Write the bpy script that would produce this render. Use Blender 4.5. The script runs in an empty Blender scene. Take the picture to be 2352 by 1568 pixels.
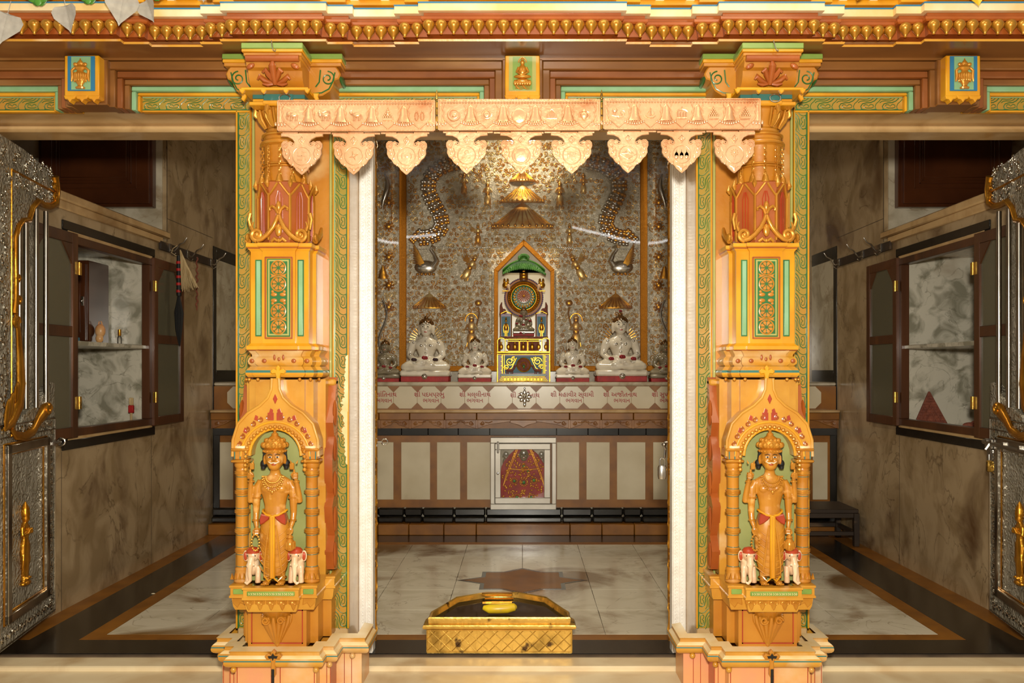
import bpy, math, random
from mathutils import Vector, Matrix
random.seed(7)
SC = bpy.context.scene
COL = SC.collection
PI = math.pi
# ---------------------------------------------------------------- camera, world, lights, exposure
FPX = 2000.0
cam_d = bpy.data.cameras.new('camera'); cam = bpy.data.objects.new('camera', cam_d); COL.objects.link(cam)
cam.location = (0, 0, 1.3); cam.rotation_euler = (PI/2, 0, 0)
cam_d.sensor_width = 36; cam_d.lens = FPX/2352*36
cam_d.shift_x = -24/2352; cam_d.shift_y = 66/2352
cam_d.clip_start = 0.05; cam_d.clip_end = 60
SC.camera = cam
SC.view_settings.view_transform = 'Standard'
SC.view_settings.look = 'None'
SC.view_settings.gamma = 1
SC.view_settings.use_curve_mapping = False
SC.view_settings.exposure = 0.0
w = bpy.data.worlds.new('world'); SC.world = w; w.use_nodes = True
wb = w.node_tree.nodes['Background']; wb.inputs[0].default_value = (1.0, 0.88, 0.70, 1); wb.inputs[1].default_value = 0.42
def light(name, kind, loc, energy, color=(1, 1, 1), size=0.3, size_y=None, target=None):
    d = bpy.data.lights.new(name, kind); d.energy = energy; d.color = color
    if kind == 'AREA':
        d.size = size
        if size_y: d.shape = 'RECTANGLE'; d.size_y = size_y
    else: d.shadow_soft_size = size
    o = bpy.data.objects.new(name, d); COL.objects.link(o); o.location = loc
    if target is not None:
        o.rotation_euler = (Vector(target)-Vector(loc)).to_track_quat('-Z', 'Y').to_euler()
    return o
light('camera_flash', 'AREA', (0.05, -0.05, 1.62), 175, (1, 0.93, 0.79), 0.16, None, (0, 4, 1.5))
light('hall_lamp', 'AREA', (0, 2.55, 4.2), 30, (1, 0.90, 0.68), 2.4, 0.4, (0, 3.7, 2.7))
light('hall_lamp', 'AREA', (-1.5, 1.0, 3.7), 10, (1, 0.84, 0.58), 0.7, 0.7, (-1.0, 3.7, 1.7))
light('hall_lamp', 'AREA', (1.5, 1.0, 3.7), 10, (1, 0.84, 0.58), 0.7, 0.7, (1.0, 3.7, 1.7))
light('sanctum_added_fill', 'AREA', (0.0, 6.95, 3.42), 22, (1, 0.86, 0.62), 0.3, 0.3, (0, 7.1, 1.2))  # added fill light with no fixture, brightens the relief and idols
# ---------------------------------------------------------------- colour and materials
def lin(h):
    if isinstance(h, tuple): return h if len(h) == 4 else (*h, 1)
    h = h.lstrip('#'); c = [int(h[i:i+2], 16)/255 for i in (0, 2, 4)]
    return tuple((x/12.92 if x <= 0.04045 else ((x+0.055)/1.055)**2.4) for x in c)+(1,)
MATS = {}
def mat(name, c1, c2=None, rough=0.4, metal=0.0, scale=6, lo=0.35, hi=0.65, bump=0.0, bscale=40, coat=0.0, detail=6,
        c3=None, s3=3, l3=0.6, h3=0.75, distort=0.0, emit=0, btype='noise', aniso=None, trans=0, alpha=1, rvar=0.0, stretch=None, vein=None):
    m = bpy.data.materials.new(name); m.use_nodes = True; MATS[name] = m
    nt = m.node_tree; N = nt.nodes; L = nt.links; b = N['Principled BSDF']
    b.inputs['Roughness'].default_value = rough; b.inputs['Metallic'].default_value = metal
    b.inputs['Coat Weight'].default_value = coat; b.inputs['Coat Roughness'].default_value = 0.12
    b.inputs['Base Color'].default_value = lin(c1)
    tc = N.new('ShaderNodeTexCoord'); src = tc.outputs['Object']
    if stretch:
        mp = N.new('ShaderNodeMapping'); mp.inputs['Scale'].default_value = stretch[:3]
        if len(stretch) > 3: mp.inputs['Rotation'].default_value = (0, stretch[3], 0)
        L.new(src, mp.inputs[0]); src = mp.outputs[0]
    def noise(sc, det=detail, dist=distort):
        n = N.new('ShaderNodeTexNoise'); n.inputs['Scale'].default_value = sc; n.inputs['Detail'].default_value = det
        n.inputs['Distortion'].default_value = dist; L.new(src, n.inputs['Vector']); return n.outputs['Fac']
    def ramp(fac, a, bb):
        r = N.new('ShaderNodeMapRange'); r.inputs[1].default_value = a; r.inputs[2].default_value = bb
        r.clamp = True; L.new(fac, r.inputs[0]); return r.outputs[0]
    def mix(f, a, bb):
        x = N.new('ShaderNodeMix'); x.data_type = 'RGBA'; L.new(f, x.inputs[0])
        for s, k in ((a, 6), (bb, 7)):
            if isinstance(s, tuple): x.inputs[k].default_value = s
            else: L.new(s, x.inputs[k])
        return x.outputs[2]
    if c2 is not None:
        out = mix(ramp(noise(scale), lo, hi), lin(c1), lin(c2))
        if c3 is not None: out = mix(ramp(noise(s3, 8, distort*0.5), l3, h3), out, lin(c3))
        if vein:
            vs, vw, vc = vein; n1 = noise(vs, 5, 1.6); ab = N.new('ShaderNodeMath'); ab.operation = 'SUBTRACT'; ab.inputs[1].default_value = 0.5; L.new(n1, ab.inputs[0])
            a2 = N.new('ShaderNodeMath'); a2.operation = 'ABSOLUTE'; L.new(ab.outputs[0], a2.inputs[0])
            rg = N.new('ShaderNodeMapRange'); rg.inputs[1].default_value = 0; rg.inputs[2].default_value = vw; rg.inputs[3].default_value = 0.6; rg.inputs[4].default_value = 0; L.new(a2.outputs[0], rg.inputs[0])
            mm_ = N.new('ShaderNodeMath'); mm_.operation = 'MULTIPLY'; L.new(rg.outputs[0], mm_.inputs[0]); L.new(ramp(noise(vs*1.7), 0.40, 0.62), mm_.inputs[1])
            out = mix(mm_.outputs[0], out, lin(vc))
        L.new(out, b.inputs['Base Color'])
    if rvar:
        r = N.new('ShaderNodeMapRange'); r.inputs[3].default_value = max(0.02, rough-rvar); r.inputs[4].default_value = rough+rvar
        L.new(noise(9), r.inputs[0]); L.new(r.outputs[0], b.inputs['Roughness'])
    if bump:
        bn = N.new('ShaderNodeBump'); bn.inputs['Strength'].default_value = min(1, bump); bn.inputs['Distance'].default_value = 0.004*max(1, bump)
        if btype == 'noise': h = noise(bscale, 4, 0)
        elif btype == 'emboss':
            nz = N.new('ShaderNodeTexNoise'); nz.inputs['Scale'].default_value = bscale*0.35; L.new(src, nz.inputs['Vector'])
            ad = N.new('ShaderNodeVectorMath'); ad.operation = 'MULTIPLY_ADD'; ad.inputs[1].default_value = (0.09,)*3
            L.new(nz.outputs['Color'], ad.inputs[0]); L.new(src, ad.inputs[2])
            v = N.new('ShaderNodeTexVoronoi'); v.feature = 'SMOOTH_F1'; v.inputs['Scale'].default_value = bscale
            L.new(ad.outputs[0], v.inputs['Vector'])
            sn = N.new('ShaderNodeMath'); sn.operation = 'SINE'; ml = N.new('ShaderNodeMath'); ml.operation = 'MULTIPLY'; ml.inputs[1].default_value = 16
            L.new(v.outputs['Distance'], ml.inputs[0]); L.new(ml.outputs[0], sn.inputs[0]); h = sn.outputs[0]
        L.new(h, bn.inputs['Height']); L.new(bn.outputs[0], b.inputs['Normal'])
    if trans: b.inputs['Transmission Weight'].default_value = trans
    if alpha < 1: b.inputs['Alpha'].default_value = alpha
    if emit:
        b.inputs['Emission Color'].default_value = lin(c1); b.inputs['Emission Strength'].default_value = emit
    return m
# painted stone
OCH = mat('ochre_paint', '#bd7f26', '#ab6a18', 0.34, scale=5, bump=0.25, bscale=30, coat=0.22, c3='#c49a60', s3=4, l3=0.62, h3=0.75)
LFO = mat('leaf_ground_ochre', '#b07f28', '#94822e', 0.36, scale=6, coat=0.25, c3='#bf9a55', s3=5)
OCL = mat('light_ochre_paint', '#c89232', '#b97e22', 0.34, scale=7, bump=0.2, bscale=35, coat=0.3, c3='#dcc294', s3=3.5, l3=0.56, h3=0.72)
YEL = mat('yellow_paint', '#d69a18', '#c98612', 0.34, scale=8, coat=0.25, bump=0.15, bscale=30)
GLD = mat('gold_paint', '#cf9232', '#bb7820', 0.28, 0.45, scale=9, coat=0.3, bump=0.15, bscale=50)
ORG = mat('orange_paint', '#a4561f', '#934819', 0.35, scale=6, coat=0.3, bump=0.2, bscale=30)
BRN = mat('brown_paint', '#855626', '#6e441c', 0.36, scale=5, coat=0.2, stretch=(0.5, 1, 2), c3='#98703f', s3=3)
RED = mat('red_paint', '#ab3d1e', '#973218', 0.35, coat=0.3)
GRN = mat('green_paint', '#6f8a3a', '#7f9a48', 0.36, scale=8, coat=0.3, bump=0.15)
DGR = mat('dark_green_line', '#1f5a2c', '#2a6a30', 0.35, coat=0.3)
TEA = mat('teal_paint', '#2d6660', '#356f68', 0.36, coat=0.3)
PGR = mat('pale_green_paint', '#86b08a', '#78a070', 0.34, scale=7, coat=0.3)
OLV = mat('olive_paint', '#989a52', '#a6a25a', 0.35, coat=0.3)
BLU = mat('blue_line_paint', '#2a6f96', None, 0.35)
PNK = mat('pink_ochre_stone', '#d9936a', '#d6a35c', 0.42, scale=4, coat=0.2, bump=0.3, bscale=20, c3='#dcb890', s3=5, l3=0.55, h3=0.72)
CRM = mat('cream_stone', '#ead9b4', '#dcb978', 0.4, scale=5, coat=0.2, bump=0.2)
BLK = mat('black_paint', '#17130f', None, 0.4)
WHT = mat('white_paint', '#e6dccb', '#d8cab2', 0.4)
# stone
MBW = mat('white_marble', '#c4baa4', '#a2967e', 0.18, scale=4, lo=0.45, hi=0.66, distort=1.0, detail=10, coat=0.2, vein=(3, .015, '#7a6448'), c3='#8d7454', s3=2.4, l3=0.60, h3=0.74)
MBV = mat('veined_marble', '#ad9674', '#907958', 0.24, scale=4.2, lo=0.42, hi=0.62, distort=0.9, detail=10, coat=0.2, c3='#5f452c', s3=2.6, l3=0.55, h3=0.72, stretch=(1, 1, 0.8, 0.3), vein=(2.6, .018, '#4a3522'))
MBG = mat('grey_veined_marble', '#c9c3b2', '#8a8674', 0.22, scale=7, lo=0.45, hi=0.64, distort=1.0, detail=12, coat=0.2, vein=(5, .02, '#5d5a48'), c3='#7d6343', s3=2.0, l3=0.58, h3=0.78)
MBC = mat('cream_marble', '#c9a878', '#b08c5c', 0.22, scale=3, lo=0.4, hi=0.7, distort=2.0, coat=0.25, c3='#7a5a38', s3=1.7, l3=0.55, h3=0.8)
TIL = mat('floor_tile_marble', '#dbd2bc', '#c4b89e', 0.2, scale=3.4, lo=0.48, hi=0.7, distort=1.2, detail=10, coat=0.12, c3='#7d5c30', s3=1.5, l3=0.53, h3=0.64, vein=(2.2, .010, '#7d6a50'))
PLN = mat('plain_white_marble', '#d4c8ac', '#c5b798', 0.26, scale=3, coat=0.2, c3='#b39c80', s3=3, l3=0.64, h3=0.75)
STP = mat('step_marble', '#dccaa6', '#cbb28a', 0.42, scale=3.5, distort=0.8, coat=0.05, c3='#a5804f', s3=2.6, l3=0.56, h3=0.78)
OST = mat('orange_brown_stone', '#935c10', '#7a490a', 0.42, scale=7, coat=0.1)
BST = mat('black_granite', '#0f0d0b', '#1d1a16', 0.24, scale=30, coat=0.2)
GRT = mat('grout', '#5b4936', '#3c2f20', 0.8)
# metal and the rest
SIL = mat('polished_silver', '#cfcac0', '#b4aea2', 0.2, 1.0, scale=8, rvar=0.06)
SLE = mat('embossed_silver', '#a8a294', '#8a8474', 0.34, 0.45, scale=12, bump=0.9, bscale=34, btype='emboss')
SLF = mat('silver_door_frame', '#efece6', '#e4dfd6', 0.38, 0.2, scale=20, bump=0.12, bscale=90, btype='emboss')
GOL = mat('gold_metal', '#d59a34', '#b87a1e', 0.3, 0.9, scale=10, bump=0.3, bscale=45)
GLP = mat('gilded_relief', '#cf9232', '#dcbf80', 0.32, 0.65, scale=9, lo=0.42, hi=0.6, bump=0.4, bscale=60)
SLR = mat('silver_relief_plate', '#e2dac6', '#c9bea4', 0.4, 0.12, scale=25, bump=0.7, bscale=42, btype='emboss')
COP = mat('copper_sheet', '#e6bb92', '#dba77a', 0.32, 0.6, scale=7, bump=0.35, bscale=60, c3='#c78254', s3=6, l3=0.62, h3=0.8)
STL = mat('steel', '#b8b4ae', None, 0.25, 1.0)
ALU = mat('aluminium', '#cfc9be', '#c0b9ac', 0.38, 0.3, scale=5)
BRS = mat('brass_worn', '#c79d48', '#94722e', 0.32, 0.75, scale=9, lo=0.52, hi=0.7, bump=0.6, bscale=26, c3='#4a3114', s3=14, l3=0.6, h3=0.68)
WOD = mat('brown_wood', '#573115', '#3c200e', 0.42, scale=4, coat=0.2, stretch=(1, 1, 0.12), bump=0.25, bscale=30, c3='#7d4a24', s3=6, l3=0.64, h3=0.8)
WDR = mat('red_wood', '#4e2710', '#3e1d0b', 0.3, scale=4, coat=0.3)
WDK = mat('dark_wood', '#3a2a1c', '#251a10', 0.55, scale=6, stretch=(0.3, 1, 1), c3='#6b5238', s3=9, l3=0.6, h3=0.72)
GLZ = mat('gold_glitter', '#d0881a', '#b8700e', 0.4, 0.5, scale=160, bump=0.8, bscale=300)
RSD = mat('red_cloth', '#b3140e', '#8e0c0a', 0.55, scale=12, bump=0.4, bscale=60)
ROS = mat('red_rose_petal', '#a50f1c', '#6e0a14', 0.6, scale=40)
STA = mat('ochre_figure_paint', '#bd8026', '#ab6c1a', 0.34, scale=14, coat=0.3, c3='#dda860', s3=20, l3=0.6, h3=0.75)
IDW = mat('idol_white_marble', '#e4dccb', '#d2c7b2', 0.22, scale=9, coat=0.3)
IDG = mat('idol_grey_marble', '#8d8168', '#756a54', 0.25, scale=9, coat=0.3)
ELE = mat('elephant_paint', '#dcc4a2', '#cda27a', 0.35, scale=14, coat=0.2)
NGR = mat('niche_green', '#989c5e', '#868a4c', 0.4, scale=6, coat=0.15)
LGR = mat('leaf_green', '#4f8a2c', '#2f6a1c', 0.4, scale=30)
PUR = mat('purple_paint', '#7a5072', '#6a466c', 0.35)
SKY = mat('light_blue_paint', '#2f6478', None, 0.5)
BLH = mat('black_hair', '#0c0b0a', None, 0.6)
STR = mat('straw_hair', '#cbb489', '#a98f62', 0.8, scale=60, stretch=(1, 1, 0.1))
YFR = mat('yellow_fruit_skin', '#e2c21c', '#cfa820', 0.35, scale=12, c3='#a89a50', s3=18, l3=0.62, h3=0.72)
LFP = mat('translucent_leaf', '#c0bbb2', '#a5a098', 0.25, scale=20, alpha=0.75)
TXT = mat('red_lettering', '#a01c14', None, 0.5)
TRC = mat('terracotta_plaque', '#8a4a34', '#6b3626', 0.7, scale=30, bump=1.0, bscale=90)
LMP = mat('tube_light', '#ffffff', emit=14)
def glass(name, tint, a=0.2, rough=0.03, bump=0):
    m = bpy.data.materials.new(name); m.use_nodes = True; nt = m.node_tree; N = nt.nodes; L = nt.links
    for n in list(N): N.remove(n)
    o = N.new('ShaderNodeOutputMaterial'); t = N.new('ShaderNodeBsdfTransparent'); g = N.new('ShaderNodeBsdfGlossy'); d = N.new('ShaderNodeBsdfDiffuse')
    t.inputs[0].default_value = (1, 1, 1, 1); g.inputs[1].default_value = rough; d.inputs[0].default_value = lin(tint)
    m1 = N.new('ShaderNodeMixShader'); m2 = N.new('ShaderNodeMixShader'); f = N.new('ShaderNodeFresnel'); f.inputs[0].default_value = 1.5
    m1.inputs[0].default_value = a; L.new(t.outputs[0], m1.inputs[1]); L.new(d.outputs[0], m1.inputs[2])
    L.new(f.outputs[0], m2.inputs[0]); L.new(m1.outputs[0], m2.inputs[1]); L.new(g.outputs[0], m2.inputs[2]); L.new(m2.outputs[0], o.inputs[0])
    if bump:
        tc = N.new('ShaderNodeTexCoord'); n = N.new('ShaderNodeTexNoise'); n.inputs['Scale'].default_value = 90; b = N.new('ShaderNodeBump')
        b.inputs['Strength'].default_value = bump; L.new(tc.outputs['Object'], n.inputs['Vector']); L.new(n.outputs['Fac'], b.inputs['Height'])
        L.new(b.outputs[0], g.inputs['Normal'])
    return m
GLS = glass('clear_glass', '#c8c4b8', 0.03)
GLF = glass('frosted_glass', '#75705a', 0.62, 0.22, 0.5)
GLD2 = glass('dusty_dark_glass', '#332a1c', 0.8, 0.06)
# ---------------------------------------------------------------- mesh builder
class MB:
    def __init__(s): s.v = []; s.f = []; s.m = []; s.mi = 0; s.c = []
    def cut(s):               # what follows becomes the next piece: part() makes each piece an object of its own
        if s.v and (not s.c or s.c[-1] != (len(s.v), len(s.f))): s.c.append((len(s.v), len(s.f)))
        return s
    def pieces(s):
        c = [(0, 0)]+[x for x in s.c if x != (len(s.v), len(s.f))]+[(len(s.v), len(s.f))]; out = []
        for (a, b), (d, e) in zip(c, c[1:]):
            q = MB(); q.v = s.v[a:d]; q.f = [tuple(i-a for i in f) for f in s.f[b:e]]; q.m = s.m[b:e]; out.append(q)
        return out
    def add(s, vs, fs, mi=None):
        b = len(s.v); s.v.extend(tuple(p) for p in vs)
        for f in fs: s.f.append(tuple(b+i for i in f)); s.m.append(s.mi if mi is None else mi)
        return s
    def merge(s, o, M=None, mi=None):
        b = len(s.v); s.c += [(b+x, len(s.f)+y) for x, y in o.c]
        s.v.extend(o.v if M is None else [tuple(M @ Vector(p)) for p in o.v])
        flip = M is not None and M.determinant() < 0
        for f, m in zip(o.f, o.m):
            g = tuple(b+i for i in f); s.f.append(g[::-1] if flip else g); s.m.append(m if mi is None else mi)
        return s
    def box(s, x0, x1, y0, y1, z0, z1, b=0.0, mi=None):
        if x0 > x1: x0, x1 = x1, x0
        if y0 > y1: y0, y1 = y1, y0
        if z0 > z1: z0, z1 = z1, z0
        b = min(b, (x1-x0)*0.49, (y1-y0)*0.49, (z1-z0)*0.49)
        if b <= 0:
            vs = [(x, y, z) for z in (z0, z1) for y in (y0, y1) for x in (x0, x1)]
            return s.add(vs, [(0, 2, 3, 1), (4, 5, 7, 6), (0, 1, 5, 4), (2, 6, 7, 3), (0, 4, 6, 2), (1, 3, 7, 5)], mi)
        X = (x0, x1); Y = (y0, y1); Z = (z0, z1); vs = []; idx = {}
        for i in (0, 1):
            for j in (0, 1):
                for k in (0, 1):
                    for a in range(3):
                        p = [X[i], Y[j], Z[k]]
                        for q, (t, e) in enumerate(((i, b), (j, b), (k, b))):
                            if q != a: p[q] += e if t == 0 else -e
                        idx[i, j, k, a] = len(vs); vs.append(p)
        F = []
        for i in (0, 1): F.append([idx[i, j, k, 0] for j, k in ((0, 0), (0, 1), (1, 1), (1, 0))][::1 if i == 0 else -1])
        for j in (0, 1): F.append([idx[i, j, k, 1] for i, k in ((0, 0), (1, 0), (1, 1), (0, 1))][::1 if j == 0 else -1])
        for k in (0, 1): F.append([idx[i, j, k, 2] for i, j in ((0, 0), (0, 1), (1, 1), (1, 0))][::1 if k == 0 else -1])
        for j in (0, 1):
            for k in (0, 1): F.append([idx[0, j, k, 1], idx[1, j, k, 1], idx[1, j, k, 2], idx[0, j, k, 2]])
        for i in (0, 1):
            for k in (0, 1): F.append([idx[i, 0, k, 0], idx[i, 1, k, 0], idx[i, 1, k, 2], idx[i, 0, k, 2]])
        for i in (0, 1):
            for j in (0, 1): F.append([idx[i, j, 0, 0], idx[i, j, 1, 0], idx[i, j, 1, 1], idx[i, j, 0, 1]])
        for i in (0, 1):
            for j in (0, 1):
                for k in (0, 1): F.append([idx[i, j, k, 0], idx[i, j, k, 1], idx[i, j, k, 2]])
        c = Vector(((x0+x1)/2, (y0+y1)/2, (z0+z1)/2)); out = []
        for f in F:
            p = [Vector(vs[q]) for q in f]; n = (p[1]-p[0]).cross(p[2]-p[0])
            out.append(f if n.dot(sum(p, Vector())/len(p)-c) > 0 else f[::-1])
        return s.add(vs, out, mi)
    def prism(s, pts, y0, y1, b=0.0, mi=None, plane='xz'):
        # pts: outline; y0 = front (towards the viewer), y1 = back
        a = sum(pts[i][0]*pts[(i+1) % len(pts)][1]-pts[(i+1) % len(pts)][0]*pts[i][1] for i in range(len(pts)))
        if a < 0: pts = pts[::-1]
        n = len(pts)
        def P(u, d, v): return (u, d, v) if plane == 'xz' else ((d, u, v) if plane == 'yz' else (u, v, d))
        rings = []
        sg = 1 if y1 > y0 else -1
        if b > 0:
            ins = []
            for i in range(n):
                p = Vector(pts[i]); e1 = (p-Vector(pts[i-1])); e2 = (Vector(pts[(i+1) % n])-p)
                e1 = e1.normalized() if e1.length > 1e-9 else Vector((1, 0)); e2 = e2.normalized() if e2.length > 1e-9 else e1
                nn = Vector((-e1.y-e2.y, e1.x+e2.x)); nn = nn.normalized() if nn.length > 1e-6 else Vector((-e1.y, e1.x))
                k = b/max(0.5, nn.dot(Vector((-e1.y, e1.x)))); ins.append((p.x+nn.x*k, p.y+nn.y*k))
            rings.append([P(x, y0, z) for x, z in ins]); rings.append([P(x, y0+b*sg, z) for x, z in pts])
        else: rings.append([P(x, y0, z) for x, z in pts])
        rings.append([P(x, y1, z) for x, z in pts])
        vs = [p for r in rings for p in r]; fs = [tuple(range(n)), tuple(range((len(rings)-1)*n, len(rings)*n))[::-1]]
        for r in range(len(rings)-1):
            for i in range(n):
                j = (i+1) % n; fs.append((r*n+j, r*n+i, (r+1)*n+i, (r+1)*n+j))
        flip = (sg < 0) != (plane != 'xz')
        if flip: fs = [f[::-1] for f in fs]
        return s.add(vs, fs, mi)
    def rings(s, R, cap=True, mi=None, closed=True, loop=False):
        n = len(R[0]); vs = [p for r in R for p in r]; fs = []
        K = len(R)
        for a in range(K if loop else K-1):
            c = (a+1) % K
            for i in range(n if closed else n-1):
                j = (i+1) % n; fs.append((a*n+i, a*n+j, c*n+j, c*n+i))
        if cap and not loop: fs.append(tuple(range(n))[::-1]); fs.append(tuple(range((K-1)*n, K*n)))
        return s.add(vs, fs, mi)
    def tube(s, pts, r, n=8, closed=False, mi=None, flat=1.0):
        pts = [Vector(p) for p in pts]; K = len(pts)
        rr = r if isinstance(r, (list, tuple)) else [r]*K
        T = []
        for i in range(K):
            a = pts[i-1] if (i > 0 or closed) else pts[0]; b = pts[(i+1) % K] if (i < K-1 or closed) else pts[-1]
            t = (b-a); T.append(t.normalized() if t.length > 1e-9 else Vector((0, 0, 1)))
        up = Vector((0, 1, 0)) if abs(T[0].y) < 0.9 else Vector((1, 0, 0))
        nrm = T[0].cross(up).normalized(); R = []
        for i in range(K):
            nrm = (nrm-T[i]*nrm.dot(T[i])); nrm = nrm.normalized() if nrm.length > 1e-6 else T[i].orthogonal().normalized()
            bn = T[i].cross(nrm)
            R.append([tuple(pts[i]+(nrm*math.cos(2*PI*k/n)+bn*math.sin(2*PI*k/n)*flat)*rr[i]) for k in range(n)])
        return s.rings(R, not closed, mi, True, closed)
    def lathe(s, prof, c=(0, 0, 0), n=24, mi=None, sq=1.0, axis='z', a0=0):
        R = []
        for r, z in prof:
            ring = []
            for k in range(n):
                a = 2*PI*(k+a0)/n; u, v = math.cos(a)*r, math.sin(a)*r*sq
                ring.append((c[0]+u, c[1]+v, c[2]+z) if axis == 'z' else ((c[0]+u, c[1]-z, c[2]+v) if axis == 'y' else (c[0]+z, c[1]+u, c[2]+v)))
            R.append(ring)
        return s.rings(R, True, mi)
    def ell(s, c, r, nu=12, nv=8, mi=None, M=None):
        if not isinstance(r, (tuple, list)): r = (r, r, r)
        R = []
        for j in range(nv+1):
            t = -PI/2+PI*j/nv; cr = max(math.cos(t), 0.02)
            ring = [Vector((math.cos(2*PI*k/nu)*cr*r[0], math.sin(2*PI*k/nu)*cr*r[1], math.sin(t)*r[2])) for k in range(nu)]
            R.append([tuple(Vector(c)+(M @ p if M is not None else p)) for p in ring])
        return s.rings(R, True, mi)
    def sweep(s, path, prof, closed=False, mi=None, bands=None, pclosed=False):
        # path: plan (x, y) polyline, outward = right-hand side; prof: (offset, z)
        n = len(path); R = []
        for i in range(n):
            p = Vector(path[i])
            e1 = (p-Vector(path[i-1])).normalized() if (i > 0 or closed) else None
            e2 = (Vector(path[(i+1) % n])-p).normalized() if (i < n-1 or closed) else None
            if e1 is None: e1 = e2
            if e2 is None: e2 = e1
            n1 = Vector((e1.y, -e1.x)); n2 = Vector((e2.y, -e2.x)); m = n1+n2
            m = m/(1+n1.dot(n2)) if n1.dot(n2) > -0.9 else n1
            R.append([(p.x+m.x*o, p.y+m.y*o, z) for o, z in prof])
        k = len(prof); vs = [p for r in R for p in r]; base = len(s.v); s.v.extend(vs)
        for a in range(n if closed else n-1):
            c = (a+1) % n
            for i in range(k if pclosed else k-1):
                j = (i+1) % k
                s.f.append((base+a*k+i, base+c*k+i, base+c*k+j, base+a*k+j)); s.m.append(bands[i] if bands else (s.mi if mi is None else mi))
        if not closed:
            s.f.append(tuple(base+i for i in range(k))); s.m.append(0); s.f.append(tuple(base+(n-1)*k+i for i in range(k))[::-1]); s.m.append(0)
        else:
            for zi in (0, k-1):
                s.f.append(tuple(base+a*k+zi for a in range(n))[::-1 if zi == 0 else 1]); s.m.append(bands[0] if bands else (s.mi if mi is None else mi))
        return s
    def spiral(s, c, r0, r1, a0, turns, rad, d=1, y=0, n=6, seg=18, taper=1.0, mi=None):
        P = []; RR = []
        for i in range(seg+1):
            t = i/seg; a = a0+d*2*PI*turns*t; r = r0+(r1-r0)*t
            P.append((c[0]+math.cos(a)*r, y, c[1]+math.sin(a)*r)); RR.append(rad*(1+(taper-1)*t))
        return s.tube(P, RR, n, mi=mi)
    def mesh(s, name, mats, sharp=38):
        me = bpy.data.meshes.new(name); me.from_pydata(s.v, [], s.f)
        for m in (mats if isinstance(mats, (list, tuple)) else [mats]): me.materials.append(m)
        me.polygons.foreach_set('material_index', s.m); me.polygons.foreach_set('use_smooth', [True]*len(s.f))
        me.validate(); me.update()
        if sharp < 180: me.set_sharp_from_angle(angle=math.radians(sharp))
        return me
def tag(o, label=None, cat=None, group=None, kind=None):
    if label and cat and not kind: kind = 'thing'
    if label: o['label'] = label
    if cat: o['category'] = cat
    if group: o['group'] = group
    if kind: o['kind'] = kind
    return o
def thing(name, label, cat, loc=(0, 0, 0), group=None, rz=0):
    o = bpy.data.objects.new(name, None); COL.objects.link(o); o.location = loc; o.rotation_euler = (0, 0, rz); o.empty_display_size = 0.1
    return tag(o, label, cat, group)
def part(name, mb, mats, parent=None, loc=(0, 0, 0), sharp=38, label=None):
    if isinstance(mb, MB) and mb.c:
        os_ = [part(name, q, mats, parent, loc, sharp, label) for q in mb.pieces() if q.v]
        return os_[0]
    o = bpy.data.objects.new(name, mb.mesh(name, mats, sharp) if isinstance(mb, MB) else mb); COL.objects.link(o); o.location = loc
    if parent is not None: o.parent = parent
    if label: o['label'] = label
    return o
def struct(name, mb, mats, parent=None, sharp=38):
    o = part(name, mb, mats, parent, sharp=sharp)
    if parent is None: o['kind'] = 'structure'
    return o
def remesh(mb, mats, voxel=0.004, smooth=3, name='body'):
    me = mb.mesh(name, mats, 180); o = bpy.data.objects.new('tmp', me); COL.objects.link(o)
    m = o.modifiers.new('r', 'REMESH'); m.mode = 'VOXEL'; m.voxel_size = voxel; m.use_smooth_shade = True
    if smooth: q = o.modifiers.new('s', 'SMOOTH'); q.iterations = smooth; q.factor = 0.5
    dg = bpy.context.evaluated_depsgraph_get(); dg.update()
    me2 = bpy.data.meshes.new_from_object(o.evaluated_get(dg)); me2.name = name
    bpy.data.objects.remove(o); bpy.data.meshes.remove(me)
    if not me2.materials: me2.materials.append(mats if not isinstance(mats, (list, tuple)) else mats[0])
    return me2
def children(o): return [c for c in bpy.data.objects if c.parent == o]
def copy_tree(o, parent=None):
    c = o.copy(); COL.objects.link(c)
    if parent is not None: c.parent = parent
    for ch in children(o): copy_tree(ch, c)
    return c
def T(x=0, y=0, z=0): return Matrix.Translation((x, y, z))
def S(x, y, z): return Matrix.Diagonal((x, y, z, 1))
def zz(py, d): return 1.3-(py-850)*d/FPX      # height of a photo row at distance d
def xx(px, d): return (px-1200)*d/FPX
# ================================================================ the room
F = 3.75                      # facade plane
WL, WR = -2.49, 2.53          # side walls
m = MB()                      # floor: 0 grout, 1 tile, 2 orange stone, 3 black granite
m.box(-2.7, 2.7, 3.98, 7.3, -0.12, -0.004, mi=0)
m.box(WL, WR, 4.0, 4.2, -0.01, 0, mi=3)
for x0, x1, y0, y1 in ((-2.14, 2.14, 4.2, 4.285), (-2.14, 2.14, 6.5, 6.585), (-2.14, -2.05, 4.285, 6.5), (2.05, 2.14, 4.285, 6.5)):
    m.box(x0, x1, y0, y1, -0.01, 0, mi=2)
m.box(-2.38, 2.40, 6.585, 6.86, -0.01, 0, mi=3)
m.box(-2.38, -2.14, 4.2, 6.585, -0.01, 0, mi=3); m.box(2.14, 2.40, 4.2, 6.585, -0.01, 0, mi=3)
m.box(WL, -2.38, 4.2, 7.0, -0.01, 0, mi=2); m.box(2.40, WR, 4.2, 7.0, -0.01, 0, mi=2)
ys = [4.287, 4.727, 5.165, 5.62, 6.06, 6.498]; xs = [-2.048+i*0.4096 for i in range(11)]
for j in range(5):
    for i in range(10):
        m.box(xs[i]+0.0012, xs[i+1]-0.0012, ys[j]+0.0012, ys[j+1]-0.0012, -0.01, 0, b=0.0008, mi=1)
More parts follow.
